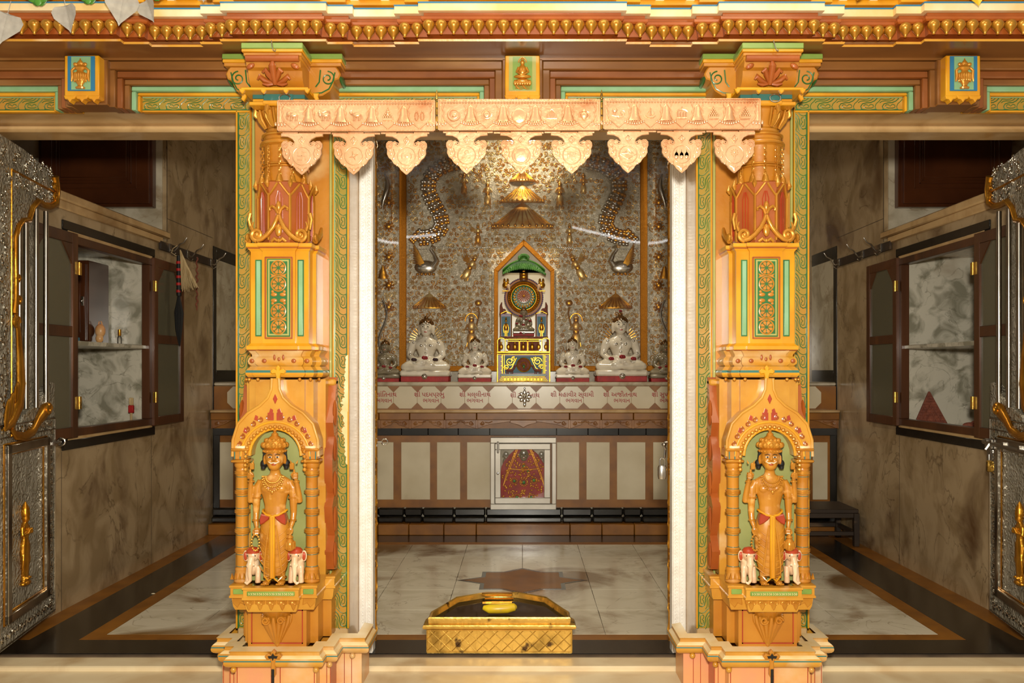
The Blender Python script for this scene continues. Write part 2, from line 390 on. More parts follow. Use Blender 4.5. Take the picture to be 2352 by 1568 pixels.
def star(k):
    P = [(0, .331), (-.12, .2275), (-.258, .2275), (-.258, .085), (-.404, 0), (-.258, -.085), (-.258, -.2275), (-.12, -.2275), (0, -.331),
         (.12, -.2275), (.258, -.2275), (.258, .085*-1), (.404, 0), (.258, .085), (.258, .2275), (.12, .2275)]
    return [(x*k, 5.39+y*k) for x, y in P]
m.prism(star(1.0), 0, 0.0012, mi=3, plane='xy'); m.prism(star(0.9), 0, 0.0018, mi=2, plane='xy')
struct('floor', m, [GRT, TIL, OST, BST])
# threshold, step and the ground outside
m = MB(); m.box(-3.4, 3.4, 3.86, 4.0, -0.3, -0.012, b=0.006); m.box(-3.4, 3.4, 3.55, 3.87, -0.3, -0.034, b=0.01)
struct('trim_1', m, STP)
m = MB(); m.box(-5, 5, -3, 3.6, -0.45, -0.35)
struct('floor_outside', m, STP)
m = MB()                      # carved scroll relief along the face of the step
for i in range(26):
    x = -2.6+i*0.21
    if abs(abs(x)-0.95) < 0.33: continue
    m.box(x-0.085, x+0.085, 3.535, 3.55, -0.066, -0.052, b=0.004)
    for s in (-1, 1): m.spiral((x+s*0.045, -0.085), 0.03, 0.006, PI/2, 1.3, 0.009, -s, 3.545, 6, 14, 0.5)
    m.ell((x, 3.545, -0.085), (0.012, 0.01, 0.02), 8, 6)
struct('trim_2', m, STP)
# side walls with the cupboard recess, the loft recess above it and the full-height end
def side_wall(s, W, name):
    m = MB(); o = s*3.7
    def bx(a, b, y0, y1, z0, z1, mi=0): m.box(a, b, y0, y1, z0, z1, mi=mi)
    bx(W, o, 4.1, 4.77, -0.1, 2.2); bx(W, o, 4.77, 5.81, -0.1, 0.93); bx(W, o, 5.81, 6.1, -0.1, 2.2)
    bx(W, o, 4.77, 5.81, 2.05, 2.2); bx(W+s*0.55, o, 4.77, 5.81, 0.93, 2.05, 1)
    bx(W, o, 6.1, 7.9, -0.1, 3.45); bx(o-s*0.1, o, 4.1, 6.1, 2.2, 3.45)
    bx(W+s*0.002, W+s*0.55, 5.806, 5.812, 0.93, 2.05, 1); bx(W+s*0.002, W+s*0.55, 4.768, 4.774, 0.93, 2.05, 1)   # recess lining
    bx(W+s*0.03, o-s*0.1, 6.088, 6.1, 2.2, 3.45, 2)                                                                # white marble end of the loft
    w0 = struct(name, m, [MBV, MBG, MBW])
    m = MB()                  # slab joints
    for y in (5.82+0.02, 4.70): m.box(W-s*0.001, W+s*0.002, y, y+0.004, 0, 0.86)
    m.box(W-s*0.001, W+s*0.002, 6.1, 7.0, 2.36, 2.364); m.box(W-s*0.001, W+s*0.002, 6.1, 6.104, 2.2, 3.4)
    part('joint', m, GRT, w0)
    m = MB()                  # stone ledge above the cupboard
    m.box(W-s*0.03, W+s*0.3, 4.3, 6.09, 2.215, 2.262, b=0.008); m.box(W-s*0.015, W+s*0.1, 4.3, 6.0, 2.17, 2.217, b=0.006)
    part('ledge', m, MBC, w0)
    m = MB()                  # black granite band framing the end panel above the altar
    m.box(W-s*0.006, W, 7.0, 7.07, 0, 2.30, b=0.002); m.box(W-s*0.006, W, 7.07, 7.6, 2.20, 2.30, b=0.002); m.box(W-s*0.006, W, 7.07, 7.6, 1.19, 1.30, b=0.002)
    part('border', m, BST, w0)
    m = MB(); m.box(W-s*0.004, W, 7.07, 7.6, 1.30, 2.20); part('marble_panel', m, MBW, w0)
    return w0
side_wall(-1, WL, 'wall_left'); side_wall(1, WR, 'wall_right')
m = MB(); m.box(-3.7, 3.7, 7.72, 7.9, -0.1, 3.5); struct('wall_back', m, MBW)
m = MB(); m.box(-3.8, 3.8, 4.0, 7.9, 3.45, 3.55); struct('ceiling', m, MBW)
m = MB(); m.box(-3.8, 3.8, F+0.01, 4.1, 2.416, 3.55, b=0.004)
m.box(-3.8, 3.8, 3.96, 4.12, 2.385, 2.42, b=0.012)
for s in (-1, 1):
    m.box(s*2.46, s*3.8, F+0.01, 4.1, -0.3, 2.42, b=0.004)
struct('wall_front', m, MBC)
# fluorescent tubes fixed high inside, on the back of the front wall
for x0, x1, lab in ((-1.86, -1.12, 'short fluorescent tube lamp mounted inside above the left of the doorway'),
                    (0.78, 1.86, 'longer fluorescent tube lamp mounted inside above the right of the doorway')):
    t = thing('tube_lamp', lab, 'lamp', ((x0+x1)/2, 4.2, 3.02), 'tube lamps above the doorway')
    h = (x1-x0)/2
    m = MB(); m.box(-h, h, -0.095, -0.02, -0.02, 0.03, b=0.004); part('housing', m, ALU, t)
    m = MB(); m.tube([(-h+0.02, 0, 0), (h-0.02, 0, 0)], 0.014, 10); part('tube', m, LMP, t)
    m = MB()
    for q in (-1, 1): m.cut().box(q*h, q*(h-0.03), -0.03, 0.02, -0.02, 0.03, b=0.003)
    part('socket', m, ALU, t)
# ================================================================ patterned borders
def leaf_unit(L, W):
    # one curled leaf: ochre ground with dark green lines, length L along +z, width W along +x, in the xz plane
    m = MB(); r = W*.028
    def ln(P, k=1.0): m.tube([(W*x, -.0012, L*z) for x, z in P], r*k, 4, mi=0, flat=.5)
    ln([(.10, 1.02), (.30, .92), (.48, .80), (.72, .74), (.92, .78)]); ln([(.06, .84), (.26, .72), (.40, .54), (.42, .34), (.50, .16), (.70, .08), (.92, .12)], 1.3)
    ln([(.06, .66), (.20, .56), (.28, .40), (.26, .2), (.30, .06), (.42, -.04)])
    ln([(.60, .66), (.54, .58), (.58, .50), (.70, .44), (.58, .38), (.56, .28), (.64, .22), (.78, .24), (.84, .36), (.84, .56), (.78, .66), (.60, .66)])
    ln([(.04, .50), (.14, .40), (.16, .22), (.12, .04)], .8)
    m.prism([(W*.90, L*.78), (W*1.06, L*.95), (W*1.06, -L*.05), (W*.90, L*.12), (W*.97, L*.45)], -.0016, .001, mi=0)
    return m
def leaf_border(m, M, length, W, unit=0.086, mirror=False, edge=True):
    # strip from the origin up +z in the frame M; materials 0 dark green, 1 ochre, 2 yellow
    m.cut(); n = max(1, round(length/unit)); u = length/n; lu = leaf_unit(u, W*0.86)
    m.merge(MB().box(0, W, 0, 0.02, 0, length), M, 1)
    for i in range(n):
        X = T(W*0.03, 0, i*u) if not mirror else T(W*0.97, 0, i*u) @ S(-1, 1, 1)
        m.merge(lu, M @ X)
    if edge:
        x = W if not mirror else 0
        m.merge(MB().box(x-0.004, x+0.004, -0.008, 0.02, 0, length, b=0.002), M, 2)
        x = W*0.93 if not mirror else W*0.07
        m.merge(MB().box(x-0.004, x+0.004, -0.004, 0.0, 0, length), M, 0)
        x = W*.015 if not mirror else W*.985
        m.merge(MB().box(x-0.003, x+0.003, -0.004, 0.0, 0, length), M, 3)
# ================================================================ carved figures
def eyes_face(m, c, k, mi_w, mi_k, mi_r, mous=None):
    # painted eyes, brows, mouth on a head of scale k at c, facing -y
    for s in (-1, 1):
        m.ell((c[0]+s*0.011*k, c[1]-0.0280*k, c[2]+0.004*k), (0.0066*k, 0.004*k, 0.0030*k), 10, 6, mi_w)
        m.ell((c[0]+s*0.011*k, c[1]-0.0318*k, c[2]+0.004*k), (0.0028*k, 0.002*k, 0.0028*k), 8, 6, mi_k)
        m.tube([(c[0]+s*0.004*k, c[1]-0.031*k, c[2]+0.0105*k), (c[0]+s*0.011*k, c[1]-0.031*k, c[2]+0.0135*k), (c[0]+s*0.019*k, c[1]-0.027*k, c[2]+0.0105*k)], 0.0012*k, 5, mi=mi_k)
    m.ell((c[0], c[1]-0.0305*k, c[2]-0.0195*k), (0.0075*k, 0.0035*k, 0.0026*k), 10, 6, mi_r)
    if mous is not None:
        for s in (-1, 1):
            m.tube([(c[0], c[1]-0.034*k, c[2]-0.0125*k), (c[0]+s*0.008*k, c[1]-0.033*k, c[2]-0.0145*k), (c[0]+s*0.017*k, c[1]-0.028*k, c[2]-0.010*k)], [0.0014*k, 0.0019*k, 0.0008*k], 6, mi=mous)
def head(m, c, k=1.0, tall=1.0):
    m.ell(c, (0.030*k, 0.031*k, 0.038*k*tall), 20, 14)
    m.ell((c[0], c[1]-0.010*k, c[2]-0.022*k), (0.021*k, 0.020*k, 0.018*k), 14, 10)
    m.tube([(c[0], c[1]-0.028*k, c[2]+0.008*k), (c[0], c[1]-0.036*k, c[2]-0.006*k)], [0.003*k, 0.0062*k], 8)
    for s in (-1, 1):
        m.ell((c[0]+s*0.0315*k, c[1]+0.002*k, c[2]-0.006*k), (0.005*k, 0.008*k, 0.017*k), 8, 8)
        m.ell((c[0]+s*0.013*k, c[1]-0.022*k, c[2]-0.009*k), (0.009*k, 0.009*k, 0.008*k), 8, 6)
def fingers(m, c, k, up=1, out=1):
    # four curled fingers and a thumb round a held thing
    for i in range(4):
        z = c[2]+(i-1.5)*0.0062*k; L = (1, 1.12, 1.05, 0.85)[i]
        m.tube([(c[0]-out*0.011*k, c[1]-0.002*k, z), (c[0]-out*0.009*k*L, c[1]-0.012*k, z), (c[0]+out*0.001*k, c[1]-0.0155*k*L, z), (c[0]+out*0.009*k*L, c[1]-0.011*k, z)], [0.0038*k, 0.0036*k, 0.0033*k, 0.0027*k], 7)
    m.tube([(c[0]+out*0.010*k, c[1]-0.004*k, c[2]-0.004*k*up), (c[0]+out*0.010*k, c[1]-0.014*k, c[2]+0.006*k*up), (c[0]+out*0.002*k, c[1]-0.017*k, c[2]+0.014*k*up)], [0.0044*k, 0.004*k, 0.0032*k], 7)
def guardian(root, side):
    # four-armed standing guardian, feet at z 0.446, built in the pillar's own frame
    ox, oy, oz = 0.0, -0.262, 0.446
    def A(x, y, z): return (ox+x*1.10, oy+y, oz+z)
    m = MB()
    def lf(sec, n=20):
        m.rings([[A(cx+math.cos(2*PI*k/n)*rx*1.03, cy+math.sin(2*PI*k/n)*ry, z) for k in range(n)] for cx, cy, z, rx, ry in sec])
    lf([(0, 0, .262, .040, .030), (0, 0, .29, .0385, .028), (0, 0, .315, .0375, .027), (0, -.002, .345, .043, .030), (0, -.004, .375, .051, .034), (0, -.002, .40, .056, .032),
        (0, 0, .418, .052, .027), (0, 0, .430, .034, .022), (0, 0, .438, .02, .018), (0, -.002, .456, .0165, .017), (0, -.004, .475, .018, .018)])
    for s in (-1, 1):
        m.ell(A(s*.024, -.024, .383), (.023, .014, .018), 14, 8)                      # chest
        m.tube([A(s*.050, 0, .410), A(s*.064, -.002, .385), A(s*.067, -.004, .335), A(s*.068, -.004, .285), A(s*.067, -.012, .255), A(s*.062, -.02, .232)],
               [.0165, .0175, .0155, .0125, .0115, .0085], 12)                         # front arms hanging down
        m.tube([A(s*.045, .016, .405), A(s*.070, .012, .375), A(s*.086, .006, .335), A(s*.089, -.002, .330), A(s*.088, -.010, .36), A(s*.084, -.02, .400), A(s*.080, -.026, .425)],
               [.014, .014, .0135, .013, .0115, .0095, .0075], 12)                      # rear arms bent upward
        m.ell(A(s*.061, -.024, .216), (.012, .009, .016), 12, 8); m.ell(A(s*.079, -.03, .437), (.0115, .009, .014), 12, 8)
        m.tube([A(s*.026, 0, .07), A(s*.026, -.002, .03), A(s*.026, -.002, .010)], [.016, .0115, .0125], 10)
        m.ell(A(s*.027, -.018, .009), (.0155, .028, .0095), 14, 8)
    hd = MB(); head(hd, (0, 0, 0), 1.26)
    R = T(*A(0, -.006, .505)) @ Matrix.Rotation(side*0.16, 4, 'Z')
    m.merge(hd, R)
    body = part('guardian_figure', remesh(m, STA, 0.0030, 2, 'guardian_figure'), None, root)
    m = MB()
    for s in (-1, 1):
        fingers(m.cut(), A(s*.061, -.026, .216), 0.95, -1, s); fingers(m.cut(), A(s*.079, -.032, .437), 0.95, 1, -s); m.cut()
        for i in range(5): m.ell(A(s*.027+(i-2)*.0058, -.046+abs(i-2)*.002, .007), (.0034, .006, .004), 8, 6)
    part('hand', m, STA, body)
    m = MB()                                                                          # head paint
    eyes_face(m, (0, 0, 0), 1.26, 0, 1, 2, 3)
    mm = MB(); mm.merge(m, R); part('face_paint', mm, [WHT, BLK, RED, WHT], body)
    m = MB()
    for s in (-1, 1):
        m.ell((s*.035, .012, -.022), (.012, .012, .015), 12, 8); m.tube([(s*.030, .002, .028), (s*.033, .004, .0), (s*.034, .010, -.02)], .006, 8)
        m.lathe([(0.001, -.04), (.007, -.038), (.008, -.030), (.003, -.026)], (s*.036, 0, 0), 10)
    mm = MB(); mm.merge(m, R @ S(1.24, 1.2, 1.15)); part('hair', mm, BLH, body)
    m = MB()                                                                          # crown
    m.lathe([(.030, .020), (.036, .022), (.037, .034), (.033, .036), (.040, .044), (.041, .056), (.034, .066), (.030, .072), (.020, .082), (.011, .09), (.012, .096), (.004, .104), (.006, .110), (.001, .117)], (0, 0, 0), 24)
    for k in range(12):
        a = 2*PI*k/12; m.ell((math.cos(a)*.037, math.sin(a)*.037, .052), (.0095, .0095, .012), 8, 6); m.ell((math.cos(a)*.028, math.sin(a)*.028, .070), (.008, .008, .01), 8, 6)
    for k in range(20):
        a = 2*PI*k/20; m.ell((math.cos(a)*.0365, math.sin(a)*.0365, .028), .0042, 6, 4)
    mm = MB(); mm.merge(m, R @ S(1.2, 1.2, .98)); part('crown', mm, GLD, body)
    m = MB()                                                                          # necklaces, armlets, bracelets
    for q, (wd, dp) in enumerate(((.026, .024), (.033, .040), (.038, .056))):
        m.cut()
        for k in range(17):
            a = PI*k/16; m.ell(A(math.cos(a)*wd, -.030-.010*math.sin(a)-q*.001, .432-math.sin(a)*dp), .0042, 7, 5)
    m.ell(A(0, -.046, .372), (.006, .004, .008), 8, 6)
    for s in (-1, 1):
        for c, r, M in ((A(s*.0655, -.003, .345), .0165, None), (A(s*.067, -.012, .257), .0118, None), (A(s*.0815, -.022, .412), .0105, None)):
            m.cut().tube([(c[0]+math.cos(2*PI*k/16)*r, c[1]+math.sin(2*PI*k/16)*r, c[2]) for k in range(16)], .0038, 6, True)
        m.cut().tube([A(s*.026+math.cos(2*PI*k/14)*.0145, -.002+math.sin(2*PI*k/14)*.0145, .027) for k in range(14)], .0035, 6, True)
    part('jewellery', m, GLD, body)
    m = MB()                                                                          # dhoti with folds, sash, hip drapes
    n = 48; R_ = []
    for z, rx, ry, cx in ((.285, .041, .032, 0), (.27, .044, .034, 0), (.245, .051, .037, 0), (.21, .056, .039, 0), (.17, .055, .037, 0), (.13, .052, .035, 0), (.09, .048, .033, 0), (.06, .042, .030, 0), (.035, .033, .026, 0)):
        R_.append([A(cx+math.cos(2*PI*k/n)*rx*(1+.022*math.sin(k*PI/2+z*90)), math.sin(2*PI*k/n)*ry*(1+.03*math.sin(k*PI/2+z*60)), z) for k in range(n)])
    m.rings(R_[::-1], mi=0)
    for s in (-1, 1):                                                                 # curved folds
        for j in range(7):
            z0 = .215-j*.026
            m.tube([A(s*.008, -.0395+j*.0008, z0-.018), A(s*.024, -.036+j*.0006, z0-.014), A(s*.040, -.027, z0), A(s*.052-j*.001, -.010, z0+.016)], [.0015, .0026, .0026, .0012], 6, mi=0)
        m.tube([A(s*.012, -.038, .24), A(s*.022, -.040, .16), A(s*.03, -.036, .08), A(s*.034, -.024, .035)], [.003, .004, .004, .003], 6, mi=0)
        m.prism([(ox+s*.006, oz+.276), (ox+s*.046, oz+.285), (ox+s*.052, oz+.262), (ox+s*.050, oz+.242), (ox+s*.034, oz+.248), (ox+s*.016, oz+.262)], oy-.043, oy-.012, b=.004, mi=2)
        m.tube([A(s*.004, -.040, .277), A(s*.022, -.039, .281), A(s*.040, -.022, .292), A(s*.043, .0, .296)], .0045, 8, mi=1)
        m.tube([A(s*.032, -.024, .034), A(s*.016, -.032, .016), A(s*.004, -.036, .030)], .0035, 6, mi=1)
    m.box(ox-.0105, ox+.0105, oy-.050, oy-.034, oz+.03, oz+.28, b=.004, mi=1)
    for x in (-.004, .004): m.box(ox+x-.001, ox+x+.001, oy-.0515, oy-.049, oz+.034, oz+.274, mi=0)
    part('dhoti', m, [STA, YEL, RED], body)
    m = MB()                                                                          # held emblems in the raised hands
    for s in (-1, 1):
        m.cut().tube([A(s*.079, -.044, .425), A(s*.079, -.044, .462)], .0042, 8)
        m.box(ox+s*.079-.009, ox+s*.079+.009, oy-.052, oy-.040, oz+.462, oz+.488, b=.003)
        m.tube([A(s*.079-.009, -.046, .486), A(s*.079-.014, -.046, .498)], [.004, .001], 6); m.tube([A(s*.079+.009, -.046, .486), A(s*.079+.014, -.046, .498)], [.004, .001], 6)
    part('emblem', m, GLD, body)
    m = MB(); c = A(.062, -.036, .165)                                                # pot hanging from one hand
    m.lathe([(.002, -.028), (.013, -.024), (.021, -.010), (.022, .004), (.014, .016), (.010, .022), (.014, .026), (.012, .030), (.004, .040), (.001, .045)], c, 18)
    for k in range(12):
        a = 2*PI*k/12; m.ell((c[0]+math.cos(a)*.0195, c[1]+math.sin(a)*.0195, c[2]-.004), (.004, .004, .016), 6, 6)
    part('pot', m, GLD, body)
    m = MB()                                                                          # rosary in the other hand
    for k in range(16):
        a = 2*PI*k/16; m.ell(A(-.061+math.cos(a)*.014, -.040, .172+math.sin(a)*.032), .0046, 7, 5)
    part('rosary', m, GLD, body)
    for s in (-1, 1):                                                                 # elephants flanking the feet
        m = MB(); ex = s*.078
        m.ell(A(ex, -.012, .118), (.025, .024, .027), 16, 10); m.ell(A(ex+s*.004, .012, .075), (.024, .03, .045), 14, 10)
        m.tube([A(ex, -.030, .112), A(ex+s*.002, -.042, .085), A(ex+s*.003, -.044, .05), A(ex+s*.001, -.044, .022), A(ex+s*.012, -.048, .010), A(ex+s*.02, -.046, .018)], [.014, .012, .009, .0075, .0065, .005], 10)
        for q in (-1, 1):
            m.tube([A(ex+q*.015, .0, .07), A(ex+q*.018, -.010, .03), A(ex+q*.018, -.012, .006)], [.014, .011, .012], 10)
            m.ell(A(ex+q*.028, -.004, .112), (.012, .006, .024), 12, 8)
            m.tube([A(ex+q*.010, -.034, .095), A(ex+q*.014, -.044, .082), A(ex+q*.013, -.05, .078)], [.004, .003, .0015], 6)
        e = part('elephant', remesh(m, ELE, 0.003, 2, 'elephant'), None, root)
        m = MB(); m.lathe([(.026, .0), (.0265, .010), (.018, .020), (.004, .024)], A(ex, -.010, .126), 16, mi=0)
        for q in (-1, 1): m.ell(A(ex+q*.028, -.0075, .112), (.008, .006, .018), 10, 6, 0); m.ell(A(ex+q*.014, -.034, .118), .0026, 6, 5, 1)
        part('headcloth', m, [RED, BLK], e)
# ================================================================ entrance pillars
def make_pillar(cx, si, label):
    root = thing('entrance_pillar', label, 'pillar', (cx, F, 0), 'painted entrance pillars')
    def P(name, m, mats, par=None, **k): return part(name, m, mats, par or root, **k)
    def plan(c, cy, sd, sy, bk, by, back=0.0, ain=0.0, aout=0.0):
        # stepped plan: centre bay c at -cy, side bay sd at -sy, rear bay bk at -by; ain/aout widen the inner / outer side
        R = [(c, -cy), (c, -sy), (sd, -sy), (sd, -by), (bk, -by), (bk, back)]
        r = [(x+(ain if i >= 2 else 0)*(1 if i < 4 else 1), y) for i, (x, y) in enumerate(R)]; l = [(-(x+(aout if i >= 2 else 0)), y) for i, (x, y) in enumerate(R)]
        if si < 0: r, l = [(-x, y) for x, y in l], [(-x, y) for x, y in r]
        return l[::-1]+r
    # pier behind, reveal and leaf borders
    m = MB(); m.box(-.239, .239, .004, .25, -.3, 2.42, b=.004); pier = P('pier', m, MBC)
    m = MB()
    m.box(-.18, .17, -.004, .02, .1, 2.42, mi=0)
    for x in (-.172, .160): m.box(x, x+.012, -.012, .01, .19, 2.42, b=.003, mi=1)
    for x in (-.182, .174): m.box(x, x+.006, -.014, .01, .19, 2.42, b=.002, mi=2)
    P('pilaster_strip', m, [OCH, OLV, YEL], pier)
    if si > 0:
        m = MB(); rr = random.Random(6)               # bare plaster where the paint of the inner edge has flaked off
        for k in range(26):
            z = .90+k*.018+.01*rr.random(); e = max(0, 1-((z-1.13)/.25)**2); w_ = .006+(.012+.018*rr.random())*e; h = .010+.010*rr.random()
            m.prism([(.2405, z-h), (.2405-w_*.6, z-h*.8), (.2405-w_, z-h*.1), (.2405-w_*.75, z+h*.6), (.2405, z+h)], -.0075-k*.00004, .001)
        P('bare_plaster', m, CRM, pier)
    m = MB(); leaf_border(m, T(-.239, 0, .19), 2.226, .060, mirror=True); leaf_border(m, T(.180, 0, .19), 2.226, .060)
    lb = P('leaf_border', m, [DGR, LFO, YEL, PGR])
    # pedestal
    pa = plan(.172, .265, .215, .20, .284, .09, .10, 0.0, 0.0)
    xi = .322; pa = [((si*xi if abs(abs(x)-.284) < 1e-6 and x*si > 0 else x), y) for x, y in pa]
    m = MB(); m.sweep(pa, [(-.01, -.34), (-.01, .115)]); pd = P('pedestal', m, PNK)
    m = MB(); m.sweep(pa, [(-.02, .110), (0.0, .111), (.010, .114), (.019, .119), (.025, .126), (.027, .134), (.026, .140), (.0255, .145), (.022, .151), (.015, .157), (.008, .161), (.006, .172), (.010, .178), (-.03, .186)], bands=[0, 0, 0, 0, 0, 0, 2, 0, 1, 1, 0, 0, 1, 1])
    P('base_moulding', m, [OCL, CRM, TEA])
    m = MB()
    for x, y in ((-.165, -.262), (.165, -.262), (-.205, -.2), (.205, -.2), (-.277, -.09), (.277, -.09)): m.cut().ell((x, y-.008, .104), .0125, 10, 8)
    P('bead', m, OCL, pd)
    m = MB()                                                                           # red edge lines of the pedestal
    for x in (-.155, -.018, .018, .155): m.box(x-.0015, x+.0015, -.2565, -.25, -.3, .108)
    for s in (-1, 1):
        for x in (.19, .205, .24, .27): m.box(s*x-.0012, s*x+.0012, -(.192 if x < .215 else .082), -.05, -.3, .108)
    P('edge_line', m, RED, pd)
    def trefoil(z, k, y, dark):
        m = MB()
        O = [(0, .030), (.010, .020), (.008, .010), (.022, .016), (.034, .004), (.026, -.008), (.012, -.006), (.008, -.02), (.009, -.07), (0, -.085)]
        O = [(x*k, zq*k) for x, zq in O]; m.prism(O+[(-x, q) for x, q in O[-2:0:-1]], y, y+.02, b=.003, mi=0)
        if dark:
            O = [(0, .018), (.006, .008), (.020, .006), (.015, -.003), (.004, -.002), (0, -.012)]; O = [(x*k, q*k) for x, q in O]
            m.prism([(x, q+z*0) for x, q in O]+[(-x, q) for x, q in O[-2:0:-1]], y-.003, y, mi=1); m.box(-.006, .006, y-.003, y, -.12, -.045, b=.002, mi=1)
        mm = MB(); mm.merge(m, T(0, 0, z)); return mm
    P('trefoil_ornament', trefoil(.160, 1.0, -.296, True), [OCH, BLK], pd)
    # upper die under the shelf with the lotus pendant
    m = MB(); m.sweep(plan(.118, .235, .150, .17, .185, .08), [(0, .18), (0, .35)]); di = P('die', m, OCH)
    m = MB()
    for a, b, c, d in ((-.104, .104, .197, .202), (-.104, .104, .330, .335), (-.104, -.100, .197, .335), (.100, .104, .197, .335)): m.box(a, b, -.2385, -.23, c, d)
    P('red_outline', m, RED, di)
    m = MB()
    m.lathe([(.004, .185), (.012, .20), (.010, .215), (.022, .24), (.030, .27), (.045, .30), (.060, .33), (.072, .345)], (0, -.235, 0), 20, sq=.9)
    for k in range(9):
        a = PI+PI*k/8
        m.tube([(math.cos(a)*.012, -.235+math.sin(a)*.012, .205), (math.cos(a)*.026, -.235+math.sin(a)*.026, .24), (math.cos(a)*.05, -.235+math.sin(a)*.048, .29), (math.cos(a)*.058, -.235+math.sin(a)*.056, .318)], [.005, .009, .011, .006], 8)
    for s in (-1, 1): m.spiral((s*.03, .305), .016, .004, 0, 1.4, .005, s, -.292, 6, 14)
    P('lotus_pendant', m, OCH)
    # shelf
    ps = plan(.105, .320, .167, .285, .205, .13)
    m = MB(); m.sweep(ps, [(-.01, .345), (-.004, .36), (.0, .392), (.008, .396), (.008, .404), (.004, .407), (.004, .434), (.008, .437), (.008, .445), (-.02, .447)], bands=[0]*9+[1]*2); sh = P('shelf', m, [OCL, CRM])
    m = MB(); m.box(-.094, .094, -.3275, -.31, .412, .430, b=.002, mi=0)
    for s in (-1, 1): m.box(s*.118, s*.160, -.2925, -.28, .410, .431, b=.002, mi=0)
    for i in range(22): m.tube([(-.086+i*.0082, -.3285, .425), (-.084+i*.0082+.002*(i % 3), -.3285, .419), (-.086+i*.0082, -.3285, .416)], .0011, 4, mi=1)
    P('name_plate', m, [GRN, CRM], sh)
    m = MB()
    for i in range(5):
        x = -.088+i*.044; O = [(-.022, .010), (.022, .010), (.020, -.006), (.011, -.010), (.006, -.024), (0, -.032), (-.006, -.024), (-.011, -.010), (-.020, -.006)]
        m.prism([(x+a, .385+b) for a, b in O], -.322, -.30, b=.003); m.spiral((x-.008, .383), .007, .002, 0, 1.2, .0022, 1, -.324, 5, 10); m.spiral((x+.008, .383), .007, .002, PI, 1.2, .0022, -1, -.324, 5, 10)
    for s in (-1, 1): m.prism([(s*(.115+a), .385+b) for a, b in ((0, .01), (.05, .01), (.048, -.012), (.03, -.03), (.018, -.012), (0, -.02))], -.286, -.27, b=.003)
    P('shelf_fringe', m, GLD, sh)
    # niche body
    m = MB(); m.sweep(plan(.10, .195, .132, .175, .165, .10), [(0, .44), (0, 1.262)]); body = P('niche_body', m, OCL)
    m = MB(); m.box(-.116, .116, -.205, -.18, .445, .965)
    m.prism([(.112*math.cos(a*PI/16), .965+.105*math.sin(a*PI/16)) for a in range(17)], -.205, -.18); P('niche_back', m, NGR, body)
    # ogee arch
    O = [(.172, .955), (.170, 1.02), (.150, 1.085), (.110, 1.128), (.062, 1.158), (.030, 1.19), (.016, 1.225), (.014, 1.268)]
    I = [(.098*math.cos(PI*a/16), .958+.104*math.sin(PI*a/16)) for a in range(17)]
    m = MB(); m.prism(O+[(-x, z) for x, z in O[::-1]]+[(x, z) for x, z in I[::-1]], -.262, -.17, b=.005, mi=0)
    ar = P('arch', m, [OCL])
    m = MB()
    for k in range(21):
        a = PI*(k+.0)/20; x, z = .118*math.cos(a), .955+.118*math.sin(a); m.ell((x, -.266, z), .0085, 8, 6)
    for s in (-1, 1):
        for q in (0, 1, 2): m.ell((s*(.120-.001*q), -.266, .937-q*.017), .0085, 8, 6)
    P('arch_bead', m, GLD, ar)
    m = MB()
    m.tube([(s_*.103*math.cos(a*PI/16), -.262, .958+.108*math.sin(a*PI/16)) for s_ in (1,) for a in range(17)], .006, 8, mi=0)
    m.tube([(.138*math.cos(a*PI/20), -.262, .955+.138*math.sin(a*PI/20)) for a in range(21)], .005, 8, mi=0)
    for s in (-1, 1):
        m.tube([(s*x, -.262, z) for x, z in O], .006, 8, mi=3)
        for k in range(6):
            a = .28+k*.22; x, z = .150*math.cos(a), .962+.152*math.sin(a)
            m.spiral((s*x, z), .011, .003, PI/2, 1.2, .003, s, -.264, 5, 12, mi=2)
            if k % 2: m.prism([(s*(x-.018), z+.012), (s*(x-.004), z+.018), (s*(x-.010), z+.036), (s*(x-.02), z+.03)], -.266, -.26, mi=1)
        m.prism([(s*.03, 1.13), (s*.006, 1.13), (s*.006, 1.10), (s*.03, 1.10)], -.2655, -.26, mi=1)
    m.prism([(0, 1.205), (.009, 1.185), (0, 1.165), (-.009, 1.185)], -.267, -.26, b=.002, mi=1)
    P('arch_carving', m, [YEL, RED, ORG, OCL], ar)
    # colonettes
    for s in (-1, 1):
        x = s*.140; m = MB(); g = []
        prof = [(.030, .447), (.034, .452), (.033, .472), (.028, .492), (.030, .500), (.026, .508)]
        z = .508
        for q in range(5):
            h = .078; prof += [(.0235, z), (.0235, z+h-.022), (.0245, z+h-.020), (.0285, z+h-.012), (.029, z+h-.006), (.025, z+h)]; z += h
        prof += [(.024, .905), (.031, .915), (.031, .925), (.027, .930)]
        m.lathe(prof, (x, -.235, 0), 20, mi=0)
        m.box(x-.037, x+.037, -.272, -.198, .930, .942, b=.004, mi=1); m.box(x-.028, x+.028, -.263, -.207, .942, .976, b=.003, mi=0)
        m.box(x-.037, x+.037, -.272, -.198, .976, .988, b=.004, mi=1)
        m.lathe([(.034, .988), (.034, .996), (.022, 1.004), (.024, 1.012), (.014, 1.02), (.016, 1.028), (.006, 1.036), (.008, 1.043), (.001, 1.055)], (x, -.235, 0), 20, mi=2)
        c = P('colonette', m, [OCH, GLD, CRM])
        m = MB(); z = .508
        for q in range(5):
            h = .078; m.cut()
            for dz, mi in ((h-.006, 1), (h-.013, 1)): m.tube([(x+math.cos(2*PI*k/20)*.0275, -.235+math.sin(2*PI*k/20)*.0275, z+dz) for k in range(20)], .0038, 6, True, mi=mi)
            for dz in (.004, h-.026): m.tube([(x+math.cos(2*PI*k/20)*.0232, -.235+math.sin(2*PI*k/20)*.0232, z+dz) for k in range(20)], .0016, 5, True, mi=0)
            z += h
        m.cut()
